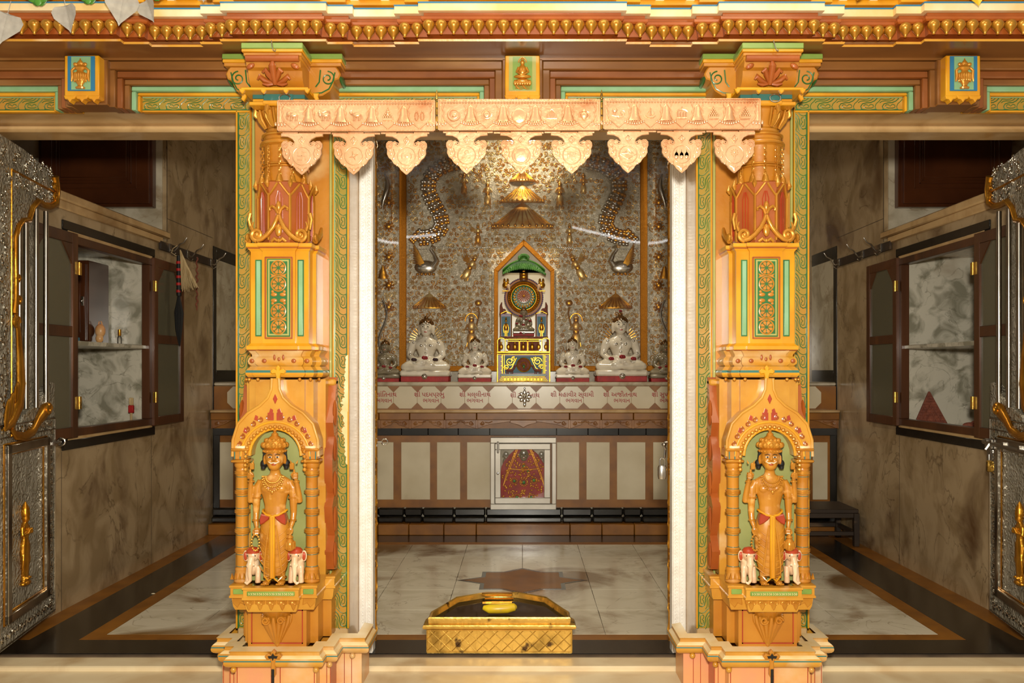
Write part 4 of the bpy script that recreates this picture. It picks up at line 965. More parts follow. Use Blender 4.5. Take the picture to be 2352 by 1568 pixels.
# ================================================================ copper toran
TD = 3.43; TK = 1.715e-3
def emb(kind):
    m = MB(); b = lambda *a, **k: m.box(*a, **k); y = -.006
    def el(x, z, rx, rz, ry=.004, rot=0): m.ell((x, y, z), (rx, ry, rz), 12, 6, M=Matrix.Rotation(rot, 3, 'Y') if rot else None)
    def ln(P, r=.0014, n=5): m.tube([(x, y, z) for x, z in P], r, n)
    def bar(x0, x1, z0, z1): b(x0, x1, y-.002, 0, z0, z1, b=.0008)
    if kind == 'swastika':
        bar(-.002, .002, -.017, .017); bar(-.017, .017, -.002, .002)
        bar(0, .017, .013, .017); bar(.013, .017, -.017, 0); bar(-.017, 0, -.017, -.013); bar(-.017, -.013, 0, .017)
    elif kind == 'star':
        m.prism([((.021 if k % 2 == 0 else .006)*math.cos(k*PI/4+.35), (.021 if k % 2 == 0 else .006)*math.sin(k*PI/4+.35)) for k in range(8)], y-.003, 0, b=.003)
    elif kind in ('pot', 'vase'):
        m.lathe([(.003, -.020), (.008, -.018), (.006, -.014), (.014, -.004), (.013, .004), (.006, .009), (.010, .012), (.004, .018), (.001, .021)], (0, -.001, 0), 16, sq=.45)
        for s in (-1, 1): ln([(s*.010, .010), (s*.018, .008), (s*.019, -.004), (s*.016, -.012)], .002)
    elif kind == 'throne':
        bar(-.018, .014, -.012, .002); bar(-.020, -.014, -.018, -.012); bar(.010, .016, -.018, -.012); m.spiral((0, .010), .009, .007, 0, 1, .0018, 1, y, 5, 14); ln([(-.018, -.004), (.014, -.008)])
    elif kind == 'square':
        for a in (-.016, .016): bar(a-.001, a+.001, -.015, .015)
        for a in (-.015, .015): bar(-.016, .016, a-.001, a+.001)
        for q in (-.009, -.003, .003, .009): ln([(q, -.012), (q+.002, -.004), (q-.002, .004), (q, .012)])
    elif kind == 'lotusdiamond':
        ln([(-.032, 0), (0, -.02), (.032, 0), (0, .004), (-.032, 0)], .002)
        for q in range(-3, 4): ln([(q*.006, -.002), (q*.004, -.013)]); ln([(q*.007, .003), (q*.006, .009)], .002)
        ln([(-.012, .006), (0, .022), (.012, .006)], .002)
    elif kind == 'crowns':
        for q in (-.020, 0, .020):
            m.prism([(q-.010, -.012), (q+.010, -.012), (q+.009, .002), (q+.003, .010), (q, .026), (q-.003, .010), (q-.009, .002)], y, 0, b=.002); el(q, -.012, .008, .008)
    elif kind == 'mirror':
        m.tube([(math.cos(2*PI*k/20)*.011, y, .006+math.sin(2*PI*k/20)*.011) for k in range(20)], .0022, 6, True); el(0, .006, .006, .006); bar(-.003, .003, -.022, -.006)
        for k in range(10): el(.014*math.cos(k*.628), .006+.014*math.sin(k*.628), .002, .002)
    elif kind in ('elephant', 'bull', 'cow', 'lion'):
        el(.001, .001, .016, .009, .006)
        for q in (-.011, -.005, .006, .012): ln([(q, -.004), (q+.001, -.012), (q, -.017)], .0024, 6)
        if kind == 'elephant': el(-.015, .005, .008, .008, .006); ln([(-.020, .004), (-.023, -.005), (-.021, -.013)], .0026); el(-.012, .003, .004, .006, .008)
        else:
            el(-.018, .009, .006, .005, .006); ln([(-.019, .013), (-.016, .018)], .0015); ln([(-.014, .004), (-.018, .008)], .004); ln([(.017, .004), (.020, -.004), (.019, -.012)], .0014)
            if kind == 'bull': ln([(-.006, .008), (.006, .016), (.018, .014), (.016, .008)], .003); el(-.015, .003, .007, .009, .006)
    elif kind in ('heap', 'goddess', 'temple'):
        for r in range(5):
            for q in range(5-r): el((q-(4-r)/2)*.0075, -.006+r*.006, .0038, .0038)
        bar(-.018, .018, -.018, -.009); el(0, .022, .002, .006)
        if kind == 'goddess': el(0, .006, .006, .012, .007); el(0, .018, .004, .004, .006)
    elif kind == 'garlands':
        for s in (-1, 1):
            for k in range(18):
                a = 2*PI*k/18; el(s*.010+math.cos(a)*.006, -.003+math.sin(a)*.014, .0022, .0022)
            el(s*.010, .014, .003, .004)
    elif kind == 'moon':
        m.tube([(math.cos(a)*.019, y, math.sin(a)*.019) for a in [1.9+k*5.6/20-.7 for k in range(21)]], [.0008+.005*math.sin(PI*k/20) for k in range(21)], 6)
        m.tube([(math.cos(2*PI*k/20)*.015, y, .002+math.sin(2*PI*k/20)*.015) for k in range(20)], .0016, 5, True); ln([(-.008, .006), (-.004, .002), (.006, .003)], .002); el(0, -.005, .008, .003)
    elif kind == 'sun':
        m.tube([(math.cos(2*PI*k/20)*.014, y, math.sin(2*PI*k/20)*.014) for k in range(20)], .002, 5, True)
        for k in range(22): a = 2*PI*k/22; ln([(math.cos(a)*.015, math.sin(a)*.015), (math.cos(a+.15)*.020, math.sin(a+.15)*.020)], .0014)
        el(-.004, .003, .002, .002); el(.004, .003, .002, .002); el(0, -.004, .004, .003); el(0, 0, .011, .011, .003)
    elif kind == 'dome':
        for k in range(7):
            q = (k-3)*.005; ln([(q*.4, .018-abs(q)*.4), (q, .006), (q*1.1, -.013)], .0017)
        ln([(-.018, -.014), (.018, -.014)], .002); ln([(0, .018), (0, .026)], .0014); ln([(-.017, -.013), (-.016, .002), (0, .019), (.016, .002), (.017, -.013)], .0018)
    elif kind == 'lake':
        el(-.014, .012, .009, .009); ln([(-.014, .003), (-.014, -.004)], .002)
        for k in range(3): ln([(-.024+k*.01, -.006-k*.003), (-.006+k*.01, -.010), (.004+k*.008, -.004)], .0018)
        ln([(.004, .0), (.010, .010), (.018, .010), (.022, .002)], .002); bar(.008, .020, -.002, .006)
    elif kind == 'ship':
        m.prism([(-.02, -.006), (.02, -.006), (.010, -.015), (-.010, -.015)], y, 0, b=.002); ln([(0, -.006), (0, .022)]); m.prism([(.002, .020), (.015, .002), (.012, -.003), (.002, -.002)], y, 0, b=.001); ln([(-.002, .014), (-.012, .0)])
    elif kind == 'chariot':
        ln([(-.018, -.014), (.018, -.014)], .003)
        for q in (-.014, -.005, .005, .014): ln([(q, -.012), (q, .006)], .002)
        ln([(-.019, .007), (-.012, .013), (0, .016), (.012, .013), (.019, .007)], .003); ln([(0, .016), (0, .025)], .002)
    return m
pend_half = [(283, 600), (283, 640), (190, 648), (130, 680), (100, 722), (100, 758), (122, 770), (148, 756), (140, 728), (160, 712), (188, 726), (212, 712), (250, 712), (276, 740), (278, 785), (262, 825), (266, 880), (240, 930), (204, 958), (170, 1010), (124, 1036), (96, 1058), (72, 1096), (0, 1155)]
pk = 2.917e-4
def pendant_parts(root, cx, kind):
    zt = -.070
    O = [(x*pk, zt-(y-600)*pk) for x, y in pend_half]
    m = MB(); m.prism([(cx+x, z) for x, z in O]+[(cx-x, z) for x, z in O[-2::-1]], -.006, .004, b=.002)
    pe = part('pendant', m, COP, root)
    m = MB(); cz = zt-(905-600)*pk
    m.tube([(cx+math.cos(2*PI*k/32)*.035, -.006, cz+math.sin(2*PI*k/32)*.035) for k in range(32)], .0026, 8, True)
    for s in (-1, 1):
        rim = [(cx+s*x*.965, -.006, z) for x, z in O[4:]]; m.tube(rim, .0024, 6)
        m.spiral((cx+s*.064, zt-.050), .0125, .003, PI if s > 0 else 0, 1.3, .0024, -s, -.008, 6, 18)
        m.spiral((cx+s*.037, zt-.044), .007, .002, 0 if s > 0 else PI, 1.2, .002, s, -.007, 6, 12)
        for a, b_ in ((.060, .080), (.050, .098), (.036, .122), (.064, .066)): m.ell((cx+s*a, -.006, zt-b_), (.004, .003, .009), 8, 6, M=Matrix.Rotation(-s*.5, 3, 'Y'))
        m.tube([(cx+s*.052, -.007, zt-.062), (cx+s*.046, -.007, zt-.080), (cx+s*.052, -.007, zt-.098)], .002, 5)
        m.tube([(cx+s*.02, -.007, zt-.134), (cx+s*.008, -.007, zt-.140), (cx, -.007, zt-.154)], .002, 5)
    m.tube([(cx, -.007, zt-.014), (cx+.012, -.007, zt-.028), (cx, -.007, zt-.044), (cx-.012, -.007, zt-.028)], .002, 6, True); m.ell((cx, -.007, zt-.029), (.004, .003, .007), 8, 6)
    m.ell((cx, -.006, zt-.142), (.004, .003, .010), 8, 6)
    if kind != 'blank': m.merge(emb(kind), T(cx, 0, cz))
    else: m.ell((cx, -.004, cz), (.033, .006, .033), 24, 8)
    part('relief', m, COP, pe)
def toran(px0, px1, py, kinds, pend, label):
    cx = xx((px0+px1)/2, TD); h = (px1-px0)/2*TK; z0 = zz(py, TD)
    root = thing('toran_panel', label, 'toran', (cx, TD, z0), 'copper toran panels hung across the doorway')
    m = MB(); H = .062
    m.box(-h, h, 0, .012, -H, H, b=.002)
    for z in (-H+.003, H-.003): m.box(-h, h, -.005, .006, z-.003, z+.003, b=.001)
    for x in (-h+.003, h-.003): m.box(x-.003, x+.003, -.005, .006, -H, H, b=.001)
    part('sheet', m, COP, root)
    m = MB()
    n = int(2*h/.0062)
    for i in range(n):
        x = -h+(i+.5)*2*h/n
        for z in (-H+.004, H-.004): m.ell((x, -.006, z), .0024, 6, 4)
    n = int(2*h/.0115)
    for i in range(1, n-1): m.ell((-h+(i+.5)*2*h/n, -.003, H-.0145), (.0042, .005, .0052), 8, 6)
    part('bead_row', m, COP, root)
    m = MB(); s5 = 2*h/5
    for i in range(5):
        c = -h+s5*(i+.5)+(.0 if 0 < i < 4 else 0)
        m.cut()
        for s in (-1, 1): m.tube([(c+s*a, -.003, b) for a, b in ((.040, .040), (.046, .024), (.040, .012), (.044, -.002), (.036, -.020), (.018, -.036), (0, -.052))], .0026, 6)
        if kinds[i] != 'blank': m.merge(emb(kinds[i]), T(c, 0, 0) @ S(1.12, 1, 1.12))
        else: m.ell((c, -.001, -.004), (.032, .004, .030), 16, 6)
    part('shield_relief', m, COP, root)
    m = MB()
    for i in range(6):
        c = -h+s5*i; lim = (1,) if i == 0 else ((-1,) if i == 5 else (-1, 1))
        if i in (0, 5): c += .012 if i == 0 else -.012
        m.cut().lathe([(.030 if 0 < i < 5 else .016, -.027), (.024 if 0 < i < 5 else .014, -.018), (.017 if 0 < i < 5 else .010, .004), (.014 if 0 < i < 5 else .008, .026), (.008, .038), (.002, .042)], (c, .002, 0), 18, sq=.45)
        for k in range(9 if 0 < i < 5 else 4):
            a = (k-4)/4 if 0 < i < 5 else (k-1.5)/3; m.ell((c+a*.036, -.004, -.036+.008*a*a), (.0045, .004, .008), 8, 6)
    part('bell_relief', m, COP, root)
    m = MB()
    nn = 9
    for i in range(nn):
        x0 = -h+.02+i*(2*h-.04)/nn; x1 = x0+(2*h-.04)/nn-.004; m.cut().tube([(x0, .004, -H-.005-(.002 if i % 2 else 0)), (x1, .004, -H-.005-(.002 if i % 2 else 0))], .0042, 8)
    part('hinge', m, COP, root)
    for p, k in pend: pendant_parts(root, xx(p, TD)-cx, k)
    return root
t1 = toran(637, 1000, 266, ['elephant', 'bull', 'cow', 'goddess', 'garlands'], [(694, 'swastika'), (813, 'star'), (934, 'pot')], 'left embossed copper toran panel with elephant relief and three pendants')
t2 = toran(1006, 1379, 264, ['moon', 'sun', 'blank', 'dome', 'vase'], [(1072, 'throne'), (1197, 'blank'), (1313, 'square')], 'middle embossed copper toran panel with moon and sun reliefs, brightest pendant in centre')
t3 = toran(1385, 1747, 262, ['lake', 'ship', 'chariot', 'heap', 'temple'], [(1442, 'lotusdiamond'), (1565, 'crowns'), (1686, 'mirror')], 'right embossed copper toran panel with ship relief and mirror emblem pendant')
for x in (xx(1003, TD), xx(1382, TD)):
    m = MB(); z = zz(264, TD)
    for k in range(4): m.tube([(x, .002+TD, z-.055+k*.028), (x, .002+TD, z-.034+k*.028)], .0045, 8)
    m.lathe([(.005, .062), (.006, .066), (.003, .070), (.005, .078), (.001, .100)], (x, TD+.002, z), 10)
    tag(part('hinge_pin', m, BRS), 'brass hinge pin with spike between the left and middle toran panels' if x < 0 else 'brass hinge pin with spike between the middle and right toran panels', 'hinge', 'toran hinge pins')
# ================================================================ central door frame and leaves
for s in (-1, 1):
    nm = 'left' if s < 0 else 'right'
    t = thing('door_jamb', 'tall embossed silver door jamb strip on the '+nm+' side of the central doorway', 'door frame', (s*.75, 4.0, 0), 'silver door jambs')
    m = MB(); m.box(0, -s*.062, 0, .07, .0, 2.385, b=.003); part('jamb', m, SLF, t)
    m = MB()
    m.tube([(-s*.004, -.002, .01), (-s*.004, -.002, 2.38)], .005, 8); m.tube([(-s*.060, -.002, .01), (-s*.060, -.002, 2.38)], .004, 8); m.tube([(-s*.030, -.001, .01), (-s*.030, -.001, 2.38)], .0025, 6)
    n = 150
    for i in range(n):
        z = .02+i*2.35/n; m.spiral((-s*.044, z), .006, .005, 0, .7, .0014, 1, -.001, 4, 6); m.ell((-s*.017, -.001, z), (.003, .0015, .0035), 6, 4)
    part('rope_border', m, SLF, t)
    t = thing('door_leaf', 'silver and gold door leaf folded back inside the '+('left jamb, with ring latch' if s < 0 else 'right jamb, with hanging padlock'), 'door', (s*.690, 4.078, .02), 'central door leaves', rz=s*-.160)
    m = MB(); m.box(0, s*.028, .0, .70, .0, 2.34, b=.003); part('leaf', m, SLE, t)
    m = MB(); rr = random.Random(5)
    for i in range(70):
        z = .04+i*.033; m.ell((-s*.001, .015+.005*math.sin(i), z), (.006, .012, .014+.006*rr.random()), 8, 6)
        if i % 3 == 0: m.tube([(-s*.003, .01, z), (-s*.008, .03, z+.02), (-s*.003, .05, z+.05)], .004, 6)
    for y in (.01, .69): m.tube([(-s*.001, y, .01), (-s*.001, y, 2.33)], .006, 8)
    part('gold_relief', m, GOL, t)
    m = MB()
    zc = zz(1018, 4.05)-.02
    if s < 0:
        m.box(.002, .010, .03, .07, zc-.022, zc+.022, b=.002); m.tube([(.008, .05, zc), (.030, .05, zc)], .005, 8)
        m.tube([(.044+math.cos(2*PI*k/20)*.014, .05, zc+math.sin(2*PI*k/20)*.014) for k in range(20)], .0035, 8, True); part('ring_latch', m, STL, t)
    else:
        m.tube([(-.002, .05, zc), (-.020, .05, zc-.002), (-.026, .05, zc-.02), (-.018, .05, zc-.035)], .007, 8); m.ell((-.026, .05, zc-.012), (.012, .012, .010), 10, 8)
        m.tube([(-.020, .05, zc-.03), (-.024, .05, zc-.075)], .006, 8); part('hasp', m, STL, t)
        t2_ = thing('padlock', 'steel padlock hanging from the right central door hasp', 'padlock', (.655, 4.08, zc-.09+.02))
        m = MB(); m.lathe([(.001, -.075), (.018, -.074), (.021, -.06), (.021, -.02), (.016, -.01), (.001, -.008)], (0, 0, -.005), 18, sq=.6); part('body', m, STL, t2_)
        m = MB(); m.tube([(-.011, 0, -.02), (-.011, 0, .008), (-.006, 0, .018), (.006, 0, .018), (.011, 0, .008), (.011, 0, -.02)], .0035, 8); part('shackle', m, STL, t2_)
# ================================================================ side door leaves
def side_leaf(s):
    Hx, Hy = 2.281, 3.78; W_ = .70
    t = thing('side_door_leaf', ('left' if s < 0 else 'right')+' embossed silver side door leaf with upright rods and small gold figure panel', 'door', (s*Hx, Hy, 0), 'silver side door leaves')
    t.rotation_euler = (0, 0, math.atan2(.9853, -.171) if s < 0 else math.atan2(-.9853, -.171))
    q = 1 if s < 0 else -1
    def D(px, py):        # point of the photographed left leaf -> (local x, z)
        k = (px-1200)/2000; u = (4.47*k+2.40)/(.171+.9853*k); return (q*(W_-u), 1.3+(850-py)*(4.47-.9853*u)/2000)
    m = MB()
    def pr(P, y0, y1, b=.002, mi=0): m.prism(P, y0, y1, b=b, mi=mi)
    m.box(0, q*W_, 0, .035, .062, 1.06, b=.003)                                              # lower solid half
    top = [D(125, 402), D(125, 462), D(112, 474), D(98, 470), D(84, 462), D(72, 478), D(64, 505), D(50, 506), D(40, 520), D(33, 545), D(34, 640), D(30, 720), D(16, 800), D(16, 1000)]
    P = top+[(0, 1.06), (0, 2.335), (q*.3, 2.335)]; m.prism(P, 0, .035, b=.003)
    sh = [(q*(W_-.0), 1.06), (q*W_, 1.235), (q*(W_-.05), 1.24), (q*(W_-.12), 1.20), (q*(W_-.25), 1.13), (q*(W_-.42), 1.09), (q*(W_-.42), 1.06)]
    m.prism(sh, 0, .035, b=.003)
    m.box(q*(W_-.16), q*.12, .022, .034, 1.05, 2.12, b=.001)
    part('leaf', m, SLE, t)
    m = MB()                                                                                 # chrome rods
    for u in (.14, .27, .395, .47): m.cut().tube([(q*(W_-u), -.006, 1.12), (q*(W_-u), -.006, {.14: 2.09, .27: 2.08, .395: 2.01, .47: 1.97}[u])], .0125, 14)
    part('rod', m, SIL, t)
    m = MB()                                                                                 # gold cusped arch and foliage
    c = [D(122, 405), D(127, 435), D(124, 468), D(112, 474), D(98, 470), D(84, 462), D(72, 478), D(64, 505), D(50, 506), D(40, 520), D(33, 545), D(33, 600), D(34, 640), D(33, 690), D(30, 720)]
    m.tube([(x, -.006, z) for x, z in c], [.022, .02, .020, .018, .016, .016, .014, .014, .013, .013, .011, .010, .011, .012, .016], 10)
    for px, py, r in ((36, 640, .02), (38, 690, .022), (32, 740, .03), (124, 430, .026), (123, 452, .024)):
        x, z = D(px, py); m.spiral((x, z), r, r*.25, 0, 1.4, r*.32, 1, -.012, 7, 18)
    g = [D(30, 720), D(36, 760), D(40, 820), D(42, 880), D(36, 930), D(20, 970), D(5, 985)]
    m.tube([(x, -.012, z) for x, z in g], [.014, .02, .028, .036, .038, .03, .012], 12, flat=.5)
    for px, py, L in ((30, 900, .05), (18, 930, .06), (8, 950, .07), (24, 960, .05), (40, 910, .04)):
        x, z = D(px, py); m.ell((x, -.016, z), (.022, .010, L), 10, 8, M=Matrix.Rotation(.3*q, 3, 'Y'))
    h = [D(20, 985), D(30, 1000), D(50, 1003), D(70, 990), D(82, 965), D(95, 945), D(105, 935)]
    m.tube([(x, -.012, z) for x, z in h], [.012, .02, .022, .024, .028, .040, .030], 12, flat=.55)
    x, z = D(97, 940); m.spiral((x, z), .03, .008, 0, 1.3, .010, 1, -.03, 7, 18)
    x0, z0 = D(40, 410); m.tube([(q*(W_-.02), -.002, 2.21), (q*.15, -.002, 2.205)], .006, 8)
    m.tube([(q*.15, -.002, 2.205), (q*.15, -.002, 1.0)], .004, 8)
    part('gold_arch', m, GOL, t)
    m = MB()                                                                                 # embossed borders
    for x in (W_-.006, .02): m.tube([(q*x, -.002, .07), (q*x, -.002, 1.05)], .004, 6)
    for z in (.075, 1.055, 1.0): m.tube([(q*.01, -.002, z), (q*(W_-.005), -.002, z)], .004, 6)
    rr = random.Random(3)
    for i in range(26):
        z = .10+i*.037; m.spiral((q*(W_-.055), z), .017, .004, rr.random()*6, 1.3, .004, 1 if i % 2 else -1, -.002, 5, 12)
    m.cut()
    for i in range(15):
        x = .05+i*.042
        for z in (.115, 1.028): m.spiral((q*x, z), .016, .004, rr.random()*6, 1.3, .004, 1 if i % 2 else -1, -.002, 5, 12)
    m.cut()
    for i in range(60):
        x = .02+rr.random()*(W_-.05); z = 2.13+rr.random()*.19
        m.spiral((q*x, z), .015, .004, rr.random()*6, 1.2, .0038, rr.choice((-1, 1)), -.002, 5, 10)
    m.cut()
    for i in range(42):
        z = 1.1+i*.024; m.spiral((q*(.07+.03*math.sin(i*1.7)), z), .015, .004, rr.random()*6, 1.2, .0038, rr.choice((-1, 1)), -.002, 5, 10)
    part('scroll_relief', m, SIL, t)
    m = MB(); xa, xb, za, zb = .06, W_-.115, .165, .975                                       # moulded panel
    for k, (e, w_, mi) in enumerate(((0, .008, 1), (.008, .040, 0), (.048, .008, 1))):
        y = (-.006, -.022, -.006)[k]
        m.box(q*(xa+e), q*(xb-e), y, 0, za+e, za+e+w_, b=.003, mi=mi); m.box(q*(xa+e), q*(xb-e), y, 0, zb-e-w_, zb-e, b=.003, mi=mi)
        m.box(q*(xa+e), q*(xa+e+w_), y, 0, za+e, zb-e, b=.003, mi=mi); m.box(q*(xb-e-w_), q*(xb-e), y, 0, za+e, zb-e, b=.003, mi=mi)
    part('panel_frame', m, [SIL, GOL], t)
    # gold attendant figure
    m = MB(); fx, fz = q*(W_-.42), .33
    def A(x, y, z): return (fx+q*x, y, fz+z)
    m.ell(A(0, -.012, -.02), (.045, .022, .014), 14, 8); m.ell(A(0, -.012, .0), (.032, .02, .010), 14, 8)
    m.rings([[(fx+math.cos(2*PI*k/14)*rx, -.010+math.sin(2*PI*k/14)*ry, fz+z) for k in range(14)] for z, rx, ry in ((.0, .024, .014), (.06, .030, .018), (.12, .036, .02), (.16, .034, .02), (.185, .022, .015), (.215, .030, .018), (.245, .032, .016), (.262, .014, .012))])
    m.ell(A(0, -.014, .282), (.018, .018, .022), 14, 10); m.lathe([(.019, .292), (.021, .30), (.018, .325), (.010, .345), (.002, .36)], (fx, -.012, fz), 14)
    for s2 in (-1, 1): m.tube([A(s2*.030, -.010, .245), A(s2*.040, -.014, .205), A(s2*.018, -.034, .215), A(s2*.004, -.038, .235)], [.011, .010, .008, .006], 8); m.tube([A(s2*.012, -.014, .17), A(s2*.035, -.016, .09), A(s2*.030, -.012, .02)], [.004, .008, .004], 6); m.ell(A(s2*.012, -.02, .004), (.010, .018, .007), 8, 6)
    part('gold_figure', remesh(m, GOL, .0035, 1, 'gold_figure'), None, t)
    m = MB(); zc = zz(1018, 4.42)
    if s < 0:
        m.box(q*(W_-.09), q*(W_-.05), -.008, 0, zc-.028, zc+.028, b=.003); m.box(q*(W_-.03), q*(W_-.0), -.008, 0, zc-.018, zc+.018, b=.003)
        m.tube([(q*(W_-.07), -.016, zc), (q*(W_+.03), -.016, zc)], .009, 10)
        m.tube([(q*(W_+.045), -.016+math.cos(2*PI*k/20)*.018, zc+math.sin(2*PI*k/20)*.018) for k in range(20)], .005, 8, True)
    else:
        m.tube([(q*(W_-.55), -.022, zc-.004), (q*(W_+.02), -.022, zc+.004)], .013, 12)
        for u in (.02, .09, .25, .45): m.box(q*(W_-u-.022), q*(W_-u), -.034, 0, zc-.024, zc+.024, b=.003)
        m.box(q*(W_-.055), q*(W_-.01), -.02, 0, zc-.09, zc-.02, b=.003); m.tube([(q*(W_-.09), -.03, zc), (q*(W_-.09), -.05, zc-.03)], .007, 8)
    part('bolt', m, STL, t)
side_leaf(-1); side_leaf(1)
t = thing('padlock', 'worn steel padlock hanging on the bolt of the right side door leaf', 'padlock', (2.392, 4.43, zz(1050, 4.42)))
m = MB(); m.box(-.030, .030, -.012, .012, -.075, -.015, b=.006); part('body', m, BRS, t)
m = MB(); m.tube([(-.018, 0, -.02), (-.018, 0, .012), (-.010, 0, .026), (.010, 0, .026), (.018, 0, .012), (.018, 0, -.02)], .005, 8); part('shackle', m, STL, t)
# ================================================================ donation box and fruit
t = thing('donation_box', 'low gold faceted donation box with glass top and diamond lattice front, on the threshold', 'box', (-.106, 4.0, 0))
pl = [(-.338, 0), (.338, 0), (.338, .10), (.315, .155), (.236, .378), (.084, .478), (-.084, .478), (-.236, .378), (-.315, .155), (-.338, .10)]
def plk(k, dy=0): return [((x*k), (y-.2)*k+.2+dy) for x, y in pl]
m = MB(); m.prism(plk(.985), 0.0, .112, b=.0, plane='xy'); part('body', m, BRS, t)
m = MB(); R = [[(x, y, z) for x, y in plk(k)] for k, z in ((.985, .108), (1.03, .112), (1.045, .120), (1.03, .130), (.99, .134), (.965, .136), (.97, .158), (.955, .164), (.93, .160), (.915, .136), (.91, .132))]
m.rings(R); part('rim', m, BRS, t)
m = MB(); m.prism(plk(.90), .130, .138, plane='xy'); part('glass_top', m, GLD2, t)
m = MB(); m.box(-.10, .055, .43, .452, .150, .166, b=.003); m.box(-.085, .060, .40, .43, .140, .145, b=.002); part('coin_slot_plate', m, GOL, t)
m = MB(); dx = .0575
for i in range(-1, 13):
    for sg in (-1, 1):
        x0 = -.335+i*dx; a, b = (x0, .008), (x0+sg*.10, .103)
        def cl(p, q_):
            P = []
            for (x, z), (x2, z2) in ((p, q_), (q_, p)):
                if x < -.330: tt = (-.330-x)/(x2-x) if x2 != x else 0; x, z = -.330, z+(z2-z)*tt
                if x > .330: tt = (.330-x)/(x2-x) if x2 != x else 0; x, z = .330, z+(z2-z)*tt
                P.append((x, z))
            return P
        if max(a[0], b[0]) < -.33 or min(a[0], b[0]) > .33: continue
        (xa, za), (xb, zb) = cl(a, b)
        if abs(xa-xb) > .004: m.tube([(xa, .003, za), (xb, .003, zb)], .0022, 5)
for z in (.006, .105): m.tube([(-.333, .003, z), (.333, .003, z)], .003, 6)
for x in (-.333, .333): m.tube([(x, .003, .003), (x, .003, .108)], .003, 6)
part('lattice', m, BRS, t)
m = MB(); m.tube([(-.078, .006, .004), (-.05, -.002, .0), (-.01, .0, .0), (.035, .004, .002), (.070, .010, .006), (.080, .012, .008)], [.012, .024, .025, .026, .020, .008], 16)
t = part('yellow_fruit', m, YFR, None, (-.108, 4.15, .164-.0)); t.scale = (1, 1, .9)
tag(t, 'ripe yellow fruit lying on the glass top of the gold donation box', 'fruit')
# ================================================================ wall cupboards, rails, small things
def cupboard(s, W):
    nm = 'left' if s < 0 else 'right'
    t = thing('wall_cupboard', 'open wooden wall cupboard with glazed doors folded flat against the '+nm+' marble wall', 'cupboard', (W, 5.29, .87), 'glazed wall cupboards')
    def bx(m, a, b, y0, y1, z0, z1, bb=.003, mi=0): m.box(-s*a, -s*b, y0-5.29, y1-5.29, z0-.87, z1-.87, b=bb, mi=mi)
    def ring(m, a, b, y0, y1, z0, z1, w_, mi=0):
        bx(m, a, b, y0, y1, z0, z0+w_, mi=mi); bx(m, a, b, y0, y1, z1-w_, z1, mi=mi); bx(m, a, b, y0, y0+w_, z0+w_, z1-w_, mi=mi); bx(m, a, b, y1-w_, y1, z0+w_, z1-w_, mi=mi)
    m = MB(); ring(m, 0, .010, 4.70, 5.88, .865, 2.115, .052); part('granite_border', m, BST, t)
    m = MB(); ring(m, -.01, .014, 4.752, 5.828, .917, 2.063, .022); part('marble_lip', m, MBC, t)
    m = MB(); ring(m, -.03, .022, 4.774, 5.806, .935, 2.043, .045); part('frame', m, WOD, t)
    m = MB(); bx(m, -.53, .0, 4.80, 5.78, 1.44, 1.465); part('shelf', m, MBG, t)
    for k, (y0, y1) in enumerate(((4.31, 4.80), (5.80, 6.30))):
        m = MB(); z0, z1 = .93, 2.05; a, b = .016, .042
        bx(m, a, b, y0, y0+.055, z0, z1); bx(m, a, b, y1-.055, y1, z0, z1); bx(m, a+.002, b-.002, y0+.054, y1-.054, z0, z0+.06); bx(m, a+.002, b-.002, y0+.054, y1-.054, z1-.06, z1); bx(m, a+.002, b-.002, y0+.054, y1-.054, 1.48, 1.54)
        for yy, d in ((y0+.055, 1), (y1-.055, -1)):          # chamfered pane corners
            P = [(yy-5.29, z1-.06-.87), (yy+d*.10-5.29, z1-.06-.87), (yy-5.29, z1-.17-.87)]
            m.prism(P, -s*(a+.004), -s*(b-.004), plane='yz')
        dr = part('cupboard_door', m, WOD, t)
        m = MB(); bx(m, a+.010, a+.014, y0+.05, y1-.05, z0+.05, z1-.05, 0); part('pane', m, GLF, dr)
        m = MB(); yh = y1 if k == 0 else y0
        for z in (1.12, 1.86): m.cut(); bx(m, .040, .047, yh-.03, yh+.03, z-.035, z+.035, .002); m.tube([(-s*.048, yh-5.29, z-.035-.87), (-s*.048, yh-5.29, z+.035-.87)], .005, 8)
        part('hinge', m, BRS, dr)
    return t
cupboard(-1, WL); cupboard(1, WR)
